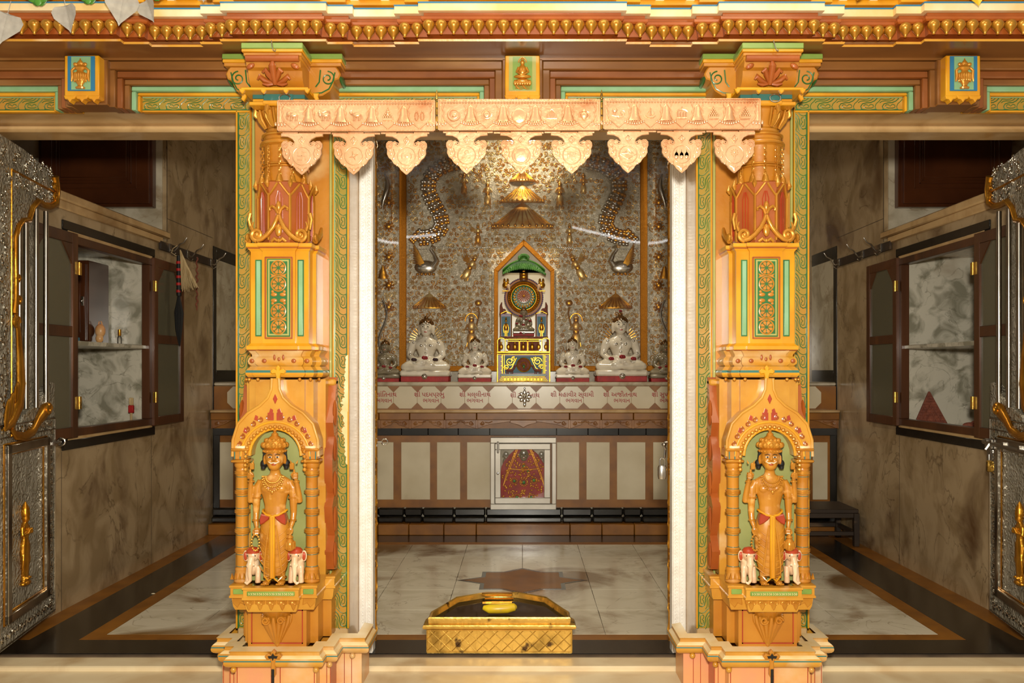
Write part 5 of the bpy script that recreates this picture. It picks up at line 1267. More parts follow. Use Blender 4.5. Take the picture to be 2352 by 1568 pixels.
for s, W in ((-1, WL), (1, WR)):
    nm = 'left' if s < 0 else 'right'
    x0, x1 = W+s*.07, W+s*.86
    t = thing('loft_cupboard', 'brown panelled loft cupboard door high above the '+nm+' wall cupboard', 'cupboard', ((x0+x1)/2, 6.085, 2.43), 'brown loft cupboard doors')
    h = abs(x1-x0)/2
    m = MB(); m.box(-h, h, -.06, 0, 0, .95, b=.004); part('carcass', m, WDR, t)
    m = MB(); m.box(-h+.03, h-.015, -.085, -.06, .02, .94, b=.004)
    for a in (.10, .135, .155):
        y = -.088 if a != .135 else -.094
        m.box(-h+a, h-a, y, -.08, a+.02, a+.028, b=.002); m.box(-h+a, -h+a+.008, y, -.08, a+.02, .90, b=.002); m.box(h-a-.008, h-a, y, -.08, a+.02, .90, b=.002)
    d = part('cupboard_door', m, WDR, t)
    m = MB(); m.box(-h+.165, h-.165, -.091, -.08, .195, .92, b=.006); part('raised_panel', m, WDR, d)
    m = MB(); m.box(W-s*.004, W-s*.022, 5.95, 7.0, 2.125, 2.185, b=.004)
    t = thing('hook_rail', 'worn dark wooden coat hook rail on the '+nm+' wall beyond the cupboard', 'hook rail', (0, 0, 0), 'wooden hook rails'); part('rail', m, WDK, t)
    for y in (6.10, 6.42, 6.90):
        m = MB(); x = W-s*.022
        m.box(x, x-s*.006, y-.02, y+.02, 2.125, 2.185, b=.002)
        m.tube([(x, y, 2.145), (x-s*.03, y, 2.135), (x-s*.05, y, 2.155), (x-s*.07, y-.01, 2.18), (x-s*.105, y-.02, 2.195), (x-s*.125, y-.02, 2.225)], [.006, .006, .006, .006, .005, .004], 8)
        m.tube([(x, y, 2.130), (x-s*.022, y, 2.105), (x-s*.04, y, 2.12)], .005, 8)
        part('hook', m, STL, t)
# fly whisk and bead string on the left rail
hx = WL+.09
t = thing('fly_whisk', 'temple fly whisk with red and black handle and pale hair hanging on the left rail', 'whisk', (hx, 6.08, 2.12))
m = MB(); m.tube([(0, 0, -.02), (.002, 0, -.30)], [.014, .017], 12, mi=0)
for k in range(5): m.tube([(0, 0, -.06-k*.05), (0.0005, 0, -.078-k*.05)], .0178, 12, mi=1)
part('handle', m, [BLH, RSD], t)
m = MB(); rr = random.Random(1)
for k in range(70):
    a = rr.random()*2*PI; e = rr.random()
    m.tube([(.01, 0, .02), (.02+e*.03, math.sin(a)*.012, -.08), (.03+e*.10, math.sin(a)*.03, -.24-.04*rr.random()+.03*e)], [.004, .004, .0015], 4)
part('pale_hair', m, STR, t)
m = MB()
for k in range(60):
    a = rr.random()*2*PI; r = .022*rr.random()
    m.tube([(0, 0, -.29), (math.cos(a)*r*1.3, math.sin(a)*r, -.42), (math.cos(a)*r*.9, math.sin(a)*r, -.54), (math.cos(a)*r*.3+.005, 0, -.60-.05*rr.random())], [.006, .006, .004, .001], 4)
part('black_hair', m, BLH, t)
m = MB(); m.tube([(-.01, 0, .05), (-.04, 0, .03), (-.05, 0, .0), (-.02, 0, -.02), (0, 0, -.02)], .0025, 6); part('cord', m, STR, t)
t = thing('bead_string', 'string of small dark prayer beads hanging on the left rail beside the fly whisk', 'beads', (hx, 6.42, 2.13))
m = MB()
for k in range(56): m.ell((.006*math.sin(k*.8), .004*math.cos(k), -.0065*k), .0062, 6, 5)
m.tube([(0, 0, 0), (0, 0, -.36)], .001, 4); m.tube([(0, 0, -.36), (0, 0, -.39)], [.007, .003], 6)
part('beads', m, TRC, t)
# things inside the left recess
t = thing('red_cabinet', 'small red-brown wooden cabinet standing on the shelf deep inside the left wall cupboard', 'cabinet', (-2.88, 5.66, 1.467))
m = MB(); m.box(-.13, .13, -.14, .13, 0, .53, b=.005); part('body', m, WDR, t)
m = MB(); m.box(-.12, .115, -.158, -.14, .02, .51, b=.004); m.box(-.08, .085, -.162, -.155, .07, .46, b=.003); d = part('door', m, WDR, t)
m = MB(); m.ell((.10, -.170, .27), (.010, .010, .012), 10, 8); m.box(.092, .108, -.163, -.155, .24, .30, b=.002); part('knob', m, STL, d)
m = MB(); m.ell((0, 0, 0), (.032, .028, .045), 14, 10); m.tube([(-.015, 0, .03), (-.006, 0, .06), (.006, 0, .06), (.015, 0, .03)], .004, 6); m.ell((.0, -.012, -.05), (.025, .02, .03), 10, 8)
t = part('pink_pouch', m, PNK, None, (-2.715, 5.60, 1.553)); tag(t, 'small pink patterned pouch beside the red cabinet inside the left wall cupboard', 'pouch')
t = thing('perfume_bottle', 'small glass perfume bottle with gold cap on the left cupboard shelf', 'bottle', (-2.60, 5.62, 1.467))
m = MB(); m.lathe([(.001, 0), (.012, .001), (.013, .008), (.013, .045), (.007, .055)], (0, 0, 0), 14); part('bottle', m, GLS, t)
m = MB(); m.lathe([(.009, .055), (.010, .058), (.010, .095), (.001, .097)], (0, 0, 0), 14); part('cap', m, GOL, t)
m = MB(); m.box(-.012, .012, -.01, .01, 0, .035, b=.003); tag(part('blue_box', m, SKY, None, (-2.74, 5.36, 1.467)), 'tiny light blue box on the left cupboard shelf in front of the red cabinet', 'box')
m = MB(); m.box(-.016, .016, -.012, .012, 0, .05, b=.003, mi=0); m.box(-.014, .014, -.008, .008, .05, .10, b=.004, mi=1); m.tube([(0, 0, -.07), (0, 0, 0)], [.006, .009], 8, mi=1)
o = part('brush', m, [RSD, STR], None, (-2.57, 5.72, 1.02)); tag(o, 'small paintbrush with dark red ferrule leaning at the bottom of the left wall cupboard', 'brush')
m = MB()
for k in range(7): m.ell((.03*math.sin(k*2.1), .03*math.cos(k*1.3), .012+.006*(k % 3)), (.035, .03, .014), 10, 6, M=Matrix.Rotation(.3*math.sin(k), 3, 'Y'))
tag(part('crumpled_cloth', m, BLH, None, (-2.66, 4.98, .935)), 'dark crumpled cloth on the floor of the left wall cupboard', 'cloth')
# pyramid plaque in the right recess
m = MB(); m.prism([(-.115, 0), (.115, 0), (.004, .225), (-.004, .225)], -.014, .0, b=.003)
for k in range(11):
    z = .012+k*.018; h = .115*(1-z/.225)-.006
    m.tube([(-h, -.0155, z), (h, -.0155, z)], .0028, 5)
for k in (.35, .62): m.tube([(-.115*k, -.017, .02), (0, -.017, .02+.2*k), (.115*k, -.017, .02)], .004, 5)
t = part('triangle_plaque', m, TRC, None, (2.69, 5.74, .935)); t.rotation_euler = (-.12, 0, 0); tag(t, 'terracotta triangular plaque leaning at the bottom of the right wall cupboard', 'plaque')
m = MB(); m.ell((0, 0, .02), (.045, .03, .02), 12, 8); m.ell((.03, 0, .03), (.025, .02, .02), 10, 6); tag(part('red_bundle', m, TRC, None, (2.80, 5.45, .935)), 'small reddish cloth bundle at the bottom of the right wall cupboard', 'bundle')
# stool
t = thing('wooden_stool', 'low dark worn wooden stool on the floor at the far right corner', 'stool', (2.28, 6.62, 0))
m = MB(); m.box(-.20, .20, -.20, .20, .245, .275, b=.004); part('seat', m, WDK, t)
for a in (-1, 1):
    for b in (-1, 1): m = MB(); m.box(a*.185-.02, a*.185+.02, b*.185-.02, b*.185+.02, 0, .245, b=.003); part('leg', m, WDK, t)
for a, b in ((0, -1), (0, 1), (-1, 0), (1, 0)):
    m = MB()
    if a == 0: m.box(-.165, .165, b*.185-.012, b*.185+.012, .21, .245, b=.002); m.box(-.165, .165, b*.185-.012, b*.185+.012, .08, .11, b=.002)
    else: m.box(a*.185-.012, a*.185+.012, -.165, .165, .21, .245, b=.002); m.box(a*.185-.012, a*.185+.012, -.165, .165, .08, .11, b=.002)
    part('rail', m, WDK, t)
m = MB(); m.ell((0, 0, .004), (.012, .008, .004), 8, 5); tag(part('white_petal', m, PLN, None, (xx(352, 5.05), 5.05, .001)), 'small white petal lying on the black floor border at left', 'petal')
# ================================================================ altar plinth
al = thing('altar_plinth', 'long tiled altar plinth of white, brown and black stone across the back of the sanctum', 'altar', (0, 7.0, 0))
AK = 3.5e-3
def AX(px): return (px-1200)*AK
X0, X1 = WL+.01, WR-.01
m = MB(); m.box(X0, X1, .02, .70, 0, 1.17, mi=0); core = part('core', m, MBW, al)
m = MB(); m.box(X0, X1, -.015, .70, 1.172, 1.205, b=.012); part('top_slab', m, MBW, al)
m = MB(); m.box(X0, X1, .0, .03, .985, 1.172); oc = part('brown_tile_ground', m, OST, al)
m = MB(); c0 = AX(1204); p_ = .191; ch = .047; zA, zB = .992, 1.170
i = -14
while c0+(i-.5)*p_ < X1:
    c = c0+i*p_; i += 1
    if c-p_/2 < X0: continue
    if c+p_/2 > X1+.02: break
    a, b = c-p_/2+.001, c+p_/2-.001; m.cut()
    m.prism([(a+ch, zA), (b-ch, zA), (b, zA+ch), (b, zB-ch), (b-ch, zB), (a+ch, zB), (a, zB-ch), (a, zA+ch)], -.004, .01, b=.001)
part('octagon_tile', m, PLN, al)
m = MB(); m.box(X0, X1, -.10, .03, .962, .985, b=.006); part('ledge', m, MBC, al)
m = MB(); xs = [X0, -2.1, -1.7, AX(874), AX(944), AX(1023), AX(1096), AX(1307), AX(1379), AX(1452), AX(1531), 1.6, 2.1, X1]
for a, b in zip(xs, xs[1:]): m.box(a+.002, b-.002, -.085, .03, .905, .962, b=.004)
m.box(X0, X1, -.03, .03, .835, .905, mi=0); part('brown_moulding', m, OST, al)
m = MB()
for a, b in zip(xs, xs[1:]):
    L = b-a; n = 1 if L < .5 else 2
    O = [(a+.003, .905), (b-.003, .905), (b-.003, .840), (b-.02, .838), (b-.05, .852), (b-.10, .868), (a+L*.62, .893), (a+L/2, .90), (a+L*.38, .893), (a+.10, .868), (a+.05, .852), (a+.02, .838), (a+.003, .840)]
    m.prism(O, -.055, -.03, b=.002)
    for s, c in ((1, a+.045), (-1, b-.045)): m.spiral((c, .878), .018, .004, PI if s > 0 else 0, 1.5, .0045, s, -.056, 5, 14); m.tube([(c+s*.02, -.057, .885), (c+s*.05, -.057, .880), (c+s*.08, -.057, .892)], .004, 5)
    for e in (a+.004, b-.004): m.box(e-.006, e+.006, -.06, -.03, .835, .905, b=.002)
part('carved_apron', m, mat('carved_apron_stone', '#9c6a38', '#7d4c20', 0.3, scale=12, coat=.2), al)
m = MB(); m.box(AX(1172), AX(1232), -.0585, -.03, .882, .903, b=.003); m.prism([(AX(1170), .885), (AX(1234), .885), (AX(1212), .862), (AX(1202), .842), (AX(1192), .862)], -.0585, -.04, b=.003)
part('apron_drop', m, MATS['carved_apron_stone'], al)
m = MB()
bk = [X0, -2.0, -1.56, AX(863), AX(923), AX(984), AX(1053), AX(1125), AX(1278), AX(1350), AX(1420), AX(1483), 1.5, 2.0, X1]
for a, b in zip(bk, bk[1:]): m.cut().box(a+.001, b-.001, -.022, .03, .777, .838, b=.003)
for z0, z1, y in ((.135, .20, -.05), (.085, .135, -.075)):
    q = [X0, -2.2, -1.7, AX(870), AX(930), AX(972), AX(1044), AX(1116), AX(1290), AX(1359), AX(1430), AX(1472), 1.5, 2.1, X1]
    for a, b in zip(q, q[1:]): m.cut().box(a+.002, b-.002, y, .03, z0, z1, b=.012)
part('black_granite_block', m, BST, al)
m = MB(); m.box(X0, X1, -.004, .03, .20, .778); part('brown_panel_ground', m, OST, al)
m = MB()
for a, b in ((503, 536), (560, 614), (632, 684), (702, 756), (774, 828), (846, 904), (922, 988), (1004, 1057), (1073, 1126), (1279, 1330), (1347, 1400), (1417, 1482), (1500, 1556), (1574, 1628), (1646, 1700), (1718, 1772), (1790, 1844), (1866, 1900)):
    m.cut().box(AX(a), AX(b), -.008, .0, .262, .722, b=.001)
part('white_marble_panel', m, PLN, al)
m = MB()
for a, b in zip(xs, xs[1:]): m.box(a+.002, b-.002, -.14, .03, .0, .086, b=.004)
part('brown_footing', m, OST, al)
m = MB()
for s, W in ((-1, X0), (1, X1)): m.cut().box(W, W-s*.05, -.012, 0, .2, .96, b=.002)
part('end_band', m, BST, al)
# painted names on the octagons
def text_mb(s, size, x, z, y, slash=True):
    cu = bpy.data.curves.new('txt', 'FONT'); cu.body = s; cu.size = size; cu.align_x = 'CENTER'; cu.extrude = 0.0; cu.offset = size*.012; cu.resolution_u = 3
    o = bpy.data.objects.new('txt', cu); COL.objects.link(o); dg = bpy.context.evaluated_depsgraph_get(); dg.update()
    me = bpy.data.meshes.new_from_object(o.evaluated_get(dg)); mb = MB(); xm = min(v.co.x for v in me.vertices)+x
    if s.startswith('શ'): mb.tube([(xm+.34*size, y, z+.16*size), (xm+.22*size, y, z-.02*size)], size*.035, 6)
    mb.add([(x+v.co.x, y, z+v.co.y) for v in me.vertices], [tuple(p.vertices) for p in me.polygons])
    bpy.data.objects.remove(o); bpy.data.meshes.remove(me); return mb
names = [(878, 'શી શાંિતનાથ'), (986, 'શી પદમપ્રભુ'), (1091, 'શી મલ્લીનાથ'), (1314, 'શી મહાવીર સ્વામી'), (1424, 'શી અજીતનાથ'), (1530, 'શી સુપાર્શ્વ')]
m = MB()
for px, s in names:
    c = AX(px); sz = .052
    m.merge(text_mb(s, sz, c, 1.088, -.0052)); m.merge(text_mb('ભગવાન', .046, c+(.014 if px != 1091 else 0), 1.042, -.0052))
c = AX(1204); m.merge(text_mb('શી આદીનાથ', .052, c+.005, 1.082, -.0052))
part('painted_names', m, TXT, al)
# silver leaf ornament hanging over the centre octagon
m = MB(); c = AX(1205)
for k in range(8):
    a = 2*PI*k/8; L = .05 if k % 2 == 0 else .04
    m.ell((math.cos(a)*.035, 0, math.sin(a)*.034), (L*.45, .004, .014), 12, 6, M=Matrix.Rotation(-a, 3, 'Y'))
    m.ell((math.cos(a+.39)*.018, -.003, math.sin(a+.39)*.018), (.012, .004, .006), 8, 5, M=Matrix.Rotation(-a-.39, 3, 'Y'))
m.ell((0, -.004, 0), .012, 10, 6); m.ell((0, -.002, -.062), (.011, .004, .018), 10, 6); m.ell((0, -.002, .068), (.008, .003, .011), 10, 6)
tag(part('silver_leaf_ornament', m, SIL, None, (c, 6.984, 1.085)), 'silver leaf shaped ornament stuck over the centre octagon tile of the altar', 'ornament')
# small cabinet in the altar front
cb = thing('shrine_cabinet', 'small square aluminium glazed cabinet set in the middle of the altar front', 'cabinet', (AX(1202), 6.98, .19))
w2, h0, h1 = .262, .0, .575
m = MB()
m.box(-w2, w2, -.05, .01, h1-.045, h1, b=.004); m.box(-w2, w2, -.05, .01, h0, h0+.045, b=.004); m.box(-w2, -w2+.035, -.05, .01, h0+.045, h1-.045, b=.004); m.box(w2-.035, w2, -.05, .01, h0+.045, h1-.045, b=.004)
part('outer_frame', m, ALU, cb)
m = MB(); a, b = -.225, .215; z0, z1 = .048, .527
m.box(a, b, -.058, -.03, z1-.048, z1, b=.004); m.box(a, b, -.058, -.03, z0, z0+.048, b=.004); m.box(a, a+.045, -.058, -.03, z0+.048, z1-.048, b=.004); m.box(b-.05, b, -.058, -.03, z0+.048, z1-.048, b=.004)
dr = part('door', m, ALU, cb)
m = MB(); m.box(a+.04, b-.045, -.042, -.040, z0+.04, z1-.04); part('glass_pane', m, GLS, dr)
m = MB(); m.box(a+.013, a+.033, -.064, -.056, .455, .54, b=.003); m.tube([(a+.023, -.067, .45), (a+.023, -.067, .545)], .004, 8); part('bolt', m, STL, dr)
m = MB(); m.lathe([(.011, .056), (.011, .062), (.006, .064), (.001, .064)], (a+.023, 0, .29), 14, axis='y'); part('lock', m, STL, dr)
m = MB(); m.box(-.2, .2, -.012, .0, .05, .52); part('back_board', m, MBW, cb)
# draped goddess inside the cabinet
dg_ = thing('draped_idol', 'marble idol wrapped in red cloth with gold flowers inside the aluminium cabinet', 'idol', (AX(1203), 6.955, .235))
def G(q): r_ = MB(); return r_.merge(q, T(0, 0, .012) @ S(1.08, 1, 1.10))
m = MB()
R = []
for z, rx in ((.0, .172), (.10, .172), (.20, .170), (.26, .162), (.31, .135), (.35, .10), (.385, .06), (.395, .02)):
    R.append([(math.cos(2*PI*k/40)*rx*(1+.03*math.sin(k*PI/2)), math.sin(2*PI*k/40)*.012*(1+.2*math.sin(k*PI/2+z*20)), z+.0) for k in range(40)])
m.rings(R); part('red_cloth', G(m), RSD, dg_)
m = MB(); head(m, (0, -.010, .345), 1.15); eyes = MB(); eyes_face(eyes, (0, -.010, .345), 1.15, 0, 1, 2)
hb = MB(); hb.v = [(x, -.010+(y+.010)*.4, z) for x, y, z in m.v]; hb.f = m.f; hb.m = m.m; hd = part('head', G(hb), IDG, dg_)
eb = MB(); eb.v = [(x, -.012+(y+.010)*.4, z) for x, y, z in eyes.v]; eb.f = eyes.f; eb.m = eyes.m; part('face_paint', G(eb), [IDG, BLK, RED], hd)
m = MB(); rr = random.Random(11)
def gflower(cx, cz, r, n=12):
    for k in range(n):
        an = 2*PI*k/n; m.ell((cx+math.cos(an)*r, -.019, cz+math.sin(an)*r), (r*.30, .0035, r*.18), 8, 5, 0, M=Matrix.Rotation(-an, 3, 'Y'))
    m.ell((cx, -.018, cz), (r*.5, .003, r*.5), 10, 6, 1)
for cx, cz, r in ((0, .145, .026), (-.07, .155, .022), (.075, .16, .022), (-.05, .035, .024), (.055, .035, .024), (0, .262, .018), (.03, .225, .013)): gflower(cx, cz, r)
for k in range(190):
    z = .02+rr.random()*.34; lim = .160 if z < .25 else .160-(z-.25)*.8; x = (rr.random()*2-1)*lim
    if abs(x) < .04 and z > .30: continue
    m.ell((x, -.018, z), (.010, .003, .005), 8, 5, 0, M=Matrix.Rotation(rr.random()*3, 3, 'Y'))
for s in (-1, 1):
    for off in (0, .01): m.tube([(s*(.045+off), -.016, .385), (s*(.08+off), -.018, .30), (s*(.12+off), -.018, .2), (s*(.152), -.014, .12)], .004, 6, mi=0)
m.tube([(-.11, -.018, .245), (0, -.021, .235), (.11, -.018, .245)], .004, 6, mi=0)
part('gold_flowers', G(m), [GLD, LGR], dg_)
for s, lab in ((-1, 'left'), (1, 'right')):
    m = MB(); head(m, (0, 0, 0), .82); m.ell((0, 0, -.055), (.028, .016, .04), 12, 8); e2 = MB(); eyes_face(e2, (0, 0, 0), .82, 0, 1, 2)
    f = lambda q: [(x, y*.3, z) for x, y, z in q]
    m.v = f(m.v); e2.v = f(e2.v)
    o = part('small_marble_head', m, IDG, None, (AX(1203)+s*.142, 6.958, .235+.385)); part('face_paint', e2, [IDG, BLK, RED], o, (0, -.003, 0))
    tag(o, 'small marble attendant idol at the '+lab+' behind the cabinet glass', 'idol', 'attendant idols in the cabinet')
# ================================================================ seated idols
def rose(name_lab, x, y, z, r, dark=False):
    m = MB()
    for k in range(9):
        a = k*2.4; e = r*(.25+.07*k); m.ell((math.cos(a)*e*.55, math.sin(a)*e*.35-r*.1, math.sin(a*1.3)*e*.4), (r*.5, r*.28, r*.42), 8, 6, M=Matrix.Rotation(a, 3, 'Y'))
    o = part('rose', m, ROS if not dark else MATS['dark_rose'], None, (x, y, z)); tag(o, name_lab, 'flower', 'red roses laid on the idols'); return o
mat('dark_rose', '#3a0a14', '#240509', 0.6, scale=40)
def idol(cx, y, z, k, label, mt, who, grp='seated marble idols', base=True, cap='#6b4a1e', roses=True, sx=1.0):
    t = thing('seated_idol', label, 'idol', (cx, y, z), grp)
    Mx = S(k*sx, k, k)
    def sc(m): r = MB(); return r.merge(m, Mx)
    m = MB()
    m.ell((0, .002, .030), (.036, .020, .016), 20, 10)
    for s in (-1, 1):
        m.tube([(s*.010, .002, .028), (s*.030, -.006, .024), (s*.045, -.014, .020)], [.016, .0135, .0105], 14); m.ell((s*.045, -.014, .019), (.0115, .011, .0095), 12, 8)
        m.tube([(s*.045, -.016, .018), (s*.022, -.026, .018), (-s*.006, -.028, .020)], [.0095, .0085, .0065], 12); m.ell((-s*.012, -.028, .026), (.012, .006, .0045), 10, 6)
        m.tube([(s*.024, .002, .077), (s*.031, .002, .070), (s*.035, .004, .058), (s*.037, .002, .046), (s*.029, -.010, .038), (s*.015, -.022, .034), (s*.005, -.026, .033)], [.010, .0098, .0088, .008, .0068, .0058, .005], 12)
        m.ell((s*.005, -.026, .032), (.0095, .007, .0038), 10, 6)
        m.ell((s*.012, -.004, .068), (.014, .0095, .012), 10, 8)
        m.ell((s*.0165, .002, .104), (.0035, .005, .013), 8, 8)
    m.rings([[(math.cos(2*PI*q/20)*rx, .002+math.sin(2*PI*q/20)*ry, zz_) for q in range(20)] for zz_, rx, ry in ((.028, .018, .014), (.038, .0165, .012), (.046, .017, .0115), (.058, .022, .013), (.070, .027, .013), (.078, .027, .011), (.083, .018, .009), (.087, .009, .0085), (.095, .0085, .0085))])
    hm = MB(); head(hm, (0, 0, 0), .5); m.merge(hm, T(0, -.002, .109))
    bd = part('body', remesh(sc(m), mt, .0017*k, 2, 'body'), None, t)
    m = MB()
    eyes_face(m, (0, 0, 0), .52, 0, 1, 2); m2 = MB(); m2.merge(m, T(0, -.002, .109)); part('face_paint', sc(m2), [WHT, BLK, RED], bd)
    m = MB(); R = []
    m.ell((0, .001, .117), (.0156, .0160, .0130), 18, 8)
    for q in range(46):
        a = q*2.4; zf = (q+.5)/46; rr_ = math.sqrt(1-zf*zf); m.ell((math.cos(a)*rr_*.0158, .001+math.sin(a)*rr_*.0162, .117+zf*.0132), .0018, 6, 4)
    m.ell((0, .001, .1325), (.005, .005, .0045), 10, 6)
    part('hair_curls', sc(m), HAIR, bd)
    m = MB()
    for x, zc, r in ((0, .078, .0022), (0, .069, .0022), (0, .060, .0020), (0, .051, .0026), (-.0105, .068, .0034), (.0105, .068, .0034), (-.028, .075, .0028), (.028, .075, .0028), (-.036, .048, .0025), (.036, .048, .0025), (0, .1215, .0022)):
        m.ell((x, -.0125 if abs(x) < .02 else -.008, zc), (r, r*.7, r), 8, 6)
    m.ell((0, -.0185, .1215), (.0024, .002, .003), 8, 6)
    part('studs', sc(m), SIL, bd)
    if base:
        m = MB(); m.box(-.056, .056, -.036, .030, -.002, .012, b=.004, mi=0); m.box(-.054, .054, -.034, .028, -.014, -.002, b=.001, mi=1); part('cushion', sc(m), [mt, RSD], t)
        m = MB(); m.lathe([(.001, .0345), (.0065, .0345), (.0065, .038), (.001, .040)], (0, 0, -.002), 16, axis='y')
        for q in range(6): a = q*PI/3; m.ell((math.cos(a)*.004, -.0395, -.002+math.sin(a)*.004), .0018, 6, 4)
        part('silver_medallion', sc(m), SIL, t)
    if roses:
        rz = ((0, -.035, .040, .0085, 0, 'in the lap'), (-.024, -.036, .036, .0075, 1, 'on the left knee'), (.024, -.036, .036, .0075, 1, 'on the right knee'))
        for a, b, c, r, d, w_ in rz: rose('dark red rose '+w_+' of the '+who, cx+a*k*sx, y+b*k, z+c*k, r*k, d and 'large left' in who)
    return t
HAIR = mat('idol_gilded_hair', '#7a5220', '#4a2e10', 0.4, .4, scale=60)
u = 3.65; top = 1.205+.014*u
idol((980-1200)*.00365, 7.27, top, u, 'large white marble seated idol left of the throne, dark roses at the knees', IDW, 'large left white idol')
idol((1424-1200)*.00365, 7.27, 1.206+.014*u*1.04, u*1.04, 'large white marble seated idol right of the throne with rose on its head', IDW, 'large right white idol', sx=1.0)
idol((1092-1200)*.00365, 7.26, 1.205+.014*2.5, 2.5, 'small white marble seated idol between the large left idol and the throne', IDW, 'small idol left of the throne')
idol((1314-1200)*.00365, 7.26, 1.205+.014*2.5, 2.5, 'small white marble seated idol between the throne and the large right idol', IDW, 'small idol right of the throne')
idol((886-1200)*.00365, 7.27, 1.205+.014*2.35, 2.35, 'grey marble seated idol at the far left end beside the door jamb', IDG, 'grey left idol')
idol((1526-1200)*.00365, 7.27, 1.205+.014*2.35, 2.35, 'grey marble seated idol at the far right end half hidden by the door jamb', IDG, 'grey right idol')
rose('dark red rose on top of the head of the large right white idol', (1424-1200)*.00365, 7.27, top+.142*u*1.04, .018)
# ================================================================ central throne
CX = (1203-1200)*.00365; TY = 7.30
th = thing('throne', 'tall gilded throne with round halo and green tree canopy in the altar niche', 'throne', (CX, TY, 1.205))
q = .00365
def Z(py): return (876-py)*q
def bxp(m, a, b, y0, y1, pz1, pz0, bb=.002, mi=0): m.box((a-1203)*q, (b-1203)*q, y0, y1, Z(pz0), Z(pz1), b=bb, mi=mi)
m = MB(); bxp(m, 1143, 1262, -.10, .12, 815, 876, mi=0); bxp(m, 1156, 1249, -.104, -.09, 818, 856, mi=1); base_ = part('base', m, [PUR, SKY], th)
m = MB()
for a, b, c, d in ((1142, 1145, 812, 876), (1260, 1263, 812, 876), (1153, 1156, 815, 858), (1249, 1252, 815, 858)): bxp(m, a, b, -.112, -.09, c, d)
bxp(m, 1142, 1263, -.115, .12, 808, 811); bxp(m, 1142, 1263, -.112, .12, 813, 815)
for k in range(4): bxp(m, 1152-k*2, 1252+k*2, -.112-.006*k, -.05, 864+k*3, 866+k*3)
for k in range(12): bxp(m, 1158+k*7.5, 1163+k*7.5, -.138, -.12, 868, 873)
for s in (-1, 1):
    m.spiral((s*.115, Z(830)), .035, .008, 0, 1.5, .0055, s, -.108, 6, 22); m.spiral((s*.145, Z(842)), .022, .006, PI, 1.4, .005, -s, -.108, 6, 18)
    m.spiral((s*.085, Z(824)), .018, .005, 1, 1.3, .0045, -s, -.108, 6, 18); m.tube([(s*.06, -.108, Z(822)), (s*.10, -.108, Z(845)), (s*.14, -.108, Z(850))], .005, 6)
    for z in (820, 830, 840, 850): m.box(s*.172, s*.19, -.108, -.09, Z(z)-.003, Z(z)+.003, b=.001)
    m.box(s*.158, s*.164, -.112, -.09, Z(858), Z(815), b=.001)
m.tube([(math.cos(2*PI*k/28)*.055, -.115, Z(838)+math.sin(2*PI*k/28)*.055) for k in range(28)], .0055, 8, True)
m.tube([(math.cos(2*PI*k/20)*.022, -.118, Z(838)+math.sin(2*PI*k/20)*.022) for k in range(20)], .004, 8, True)
part('gilt_trim', m, GOL, base_)
m = MB(); m.lathe([(.053, .100), (.053, .110), (.03, .113), (.001, .112)], (0, 0, Z(838)), 28, mi=0, axis='y'); m.ell((0, -.118, Z(842)), (.010, .006, .018), 10, 6, 1)
bxp(m, 1150, 1254, -.118, -.05, 859, 863, mi=1)
part('wheel', m, [TRC, DGR], base_)
for s in (-1, 1):
    m = MB(); m.ell((s*.115, -.118, Z(850)), (.032, .012, .012), 12, 8); m.tube([(s*.085, -.118, Z(848)), (s*.074, -.118, Z(842))], .007, 8); m.ell((s*.070, -.12, Z(840)), (.011, .008, .008), 10, 6)
    for x in (.092, .105, .128, .140): m.tube([(s*x, -.118, Z(852)), (s*x, -.118, Z(858))], .004, 6)
    part('deer', m, TRC, base_)
m = MB(); bxp(m, 1145, 1260, -.09, .11, 780, 811, mi=0); bxp(m, 1150, 1168, -.10, -.08, 778, 808, mi=1); bxp(m, 1237, 1255, -.10, -.08, 778, 808, mi=1); bxp(m, 1160, 1245, -.11, .11, 774, 781, mi=0)
t2_ = part('middle_tier', m, [TRC, OLV], th)
m = MB()
for a, b in ((1143, 1162), (1242, 1263)):
    bxp(m, a, b, -.105, -.085, 807, 810); x0 = ((a+b)/2-1203)*q; m.tube([(x0+math.cos(PI*k/12)*.032, -.104, Z(784)+math.sin(PI*k/12)*.026) for k in range(13)], .004, 6)
    for e in (-.032, .032): m.box(x0+e-.003, x0+e+.003, -.106, -.09, Z(808), Z(784), b=.001)
for k, (a, b) in enumerate(((1160, 1192), (1194, 1211), (1213, 1245))):
    for e in (a, b): bxp(m, e-.6, e+.6, -.10, -.085, 784, 808, .001)
    bxp(m, a, b, -.10, -.085, 783, 785, .001); bxp(m, a, b, -.10, -.085, 806, 808, .001)
bxp(m, 1160, 1246, -.116, .1, 779, 781, .001)
for x in (1168, 1183, 1202, 1222, 1237, 1152, 1253): m.ell(((x-1203)*q, -.098, Z(797)), (.018, .008, .026), 10, 6); m.ell(((x-1203)*q, -.102, Z(788)), (.008, .006, .009), 8, 6)
part('gilt_trim', m, GOL, t2_)
m = MB()
for s in (-1, 1):
    m.cut().box(s*.10, s*.195, -.085, .06, Z(774), Z(722), b=.003, mi=0); m.box(s*.112, s*.183, -.088, -.07, Z(772), Z(728), mi=1)
tw = part('side_tower', m, [PUR, SKY], th)
m = MB()
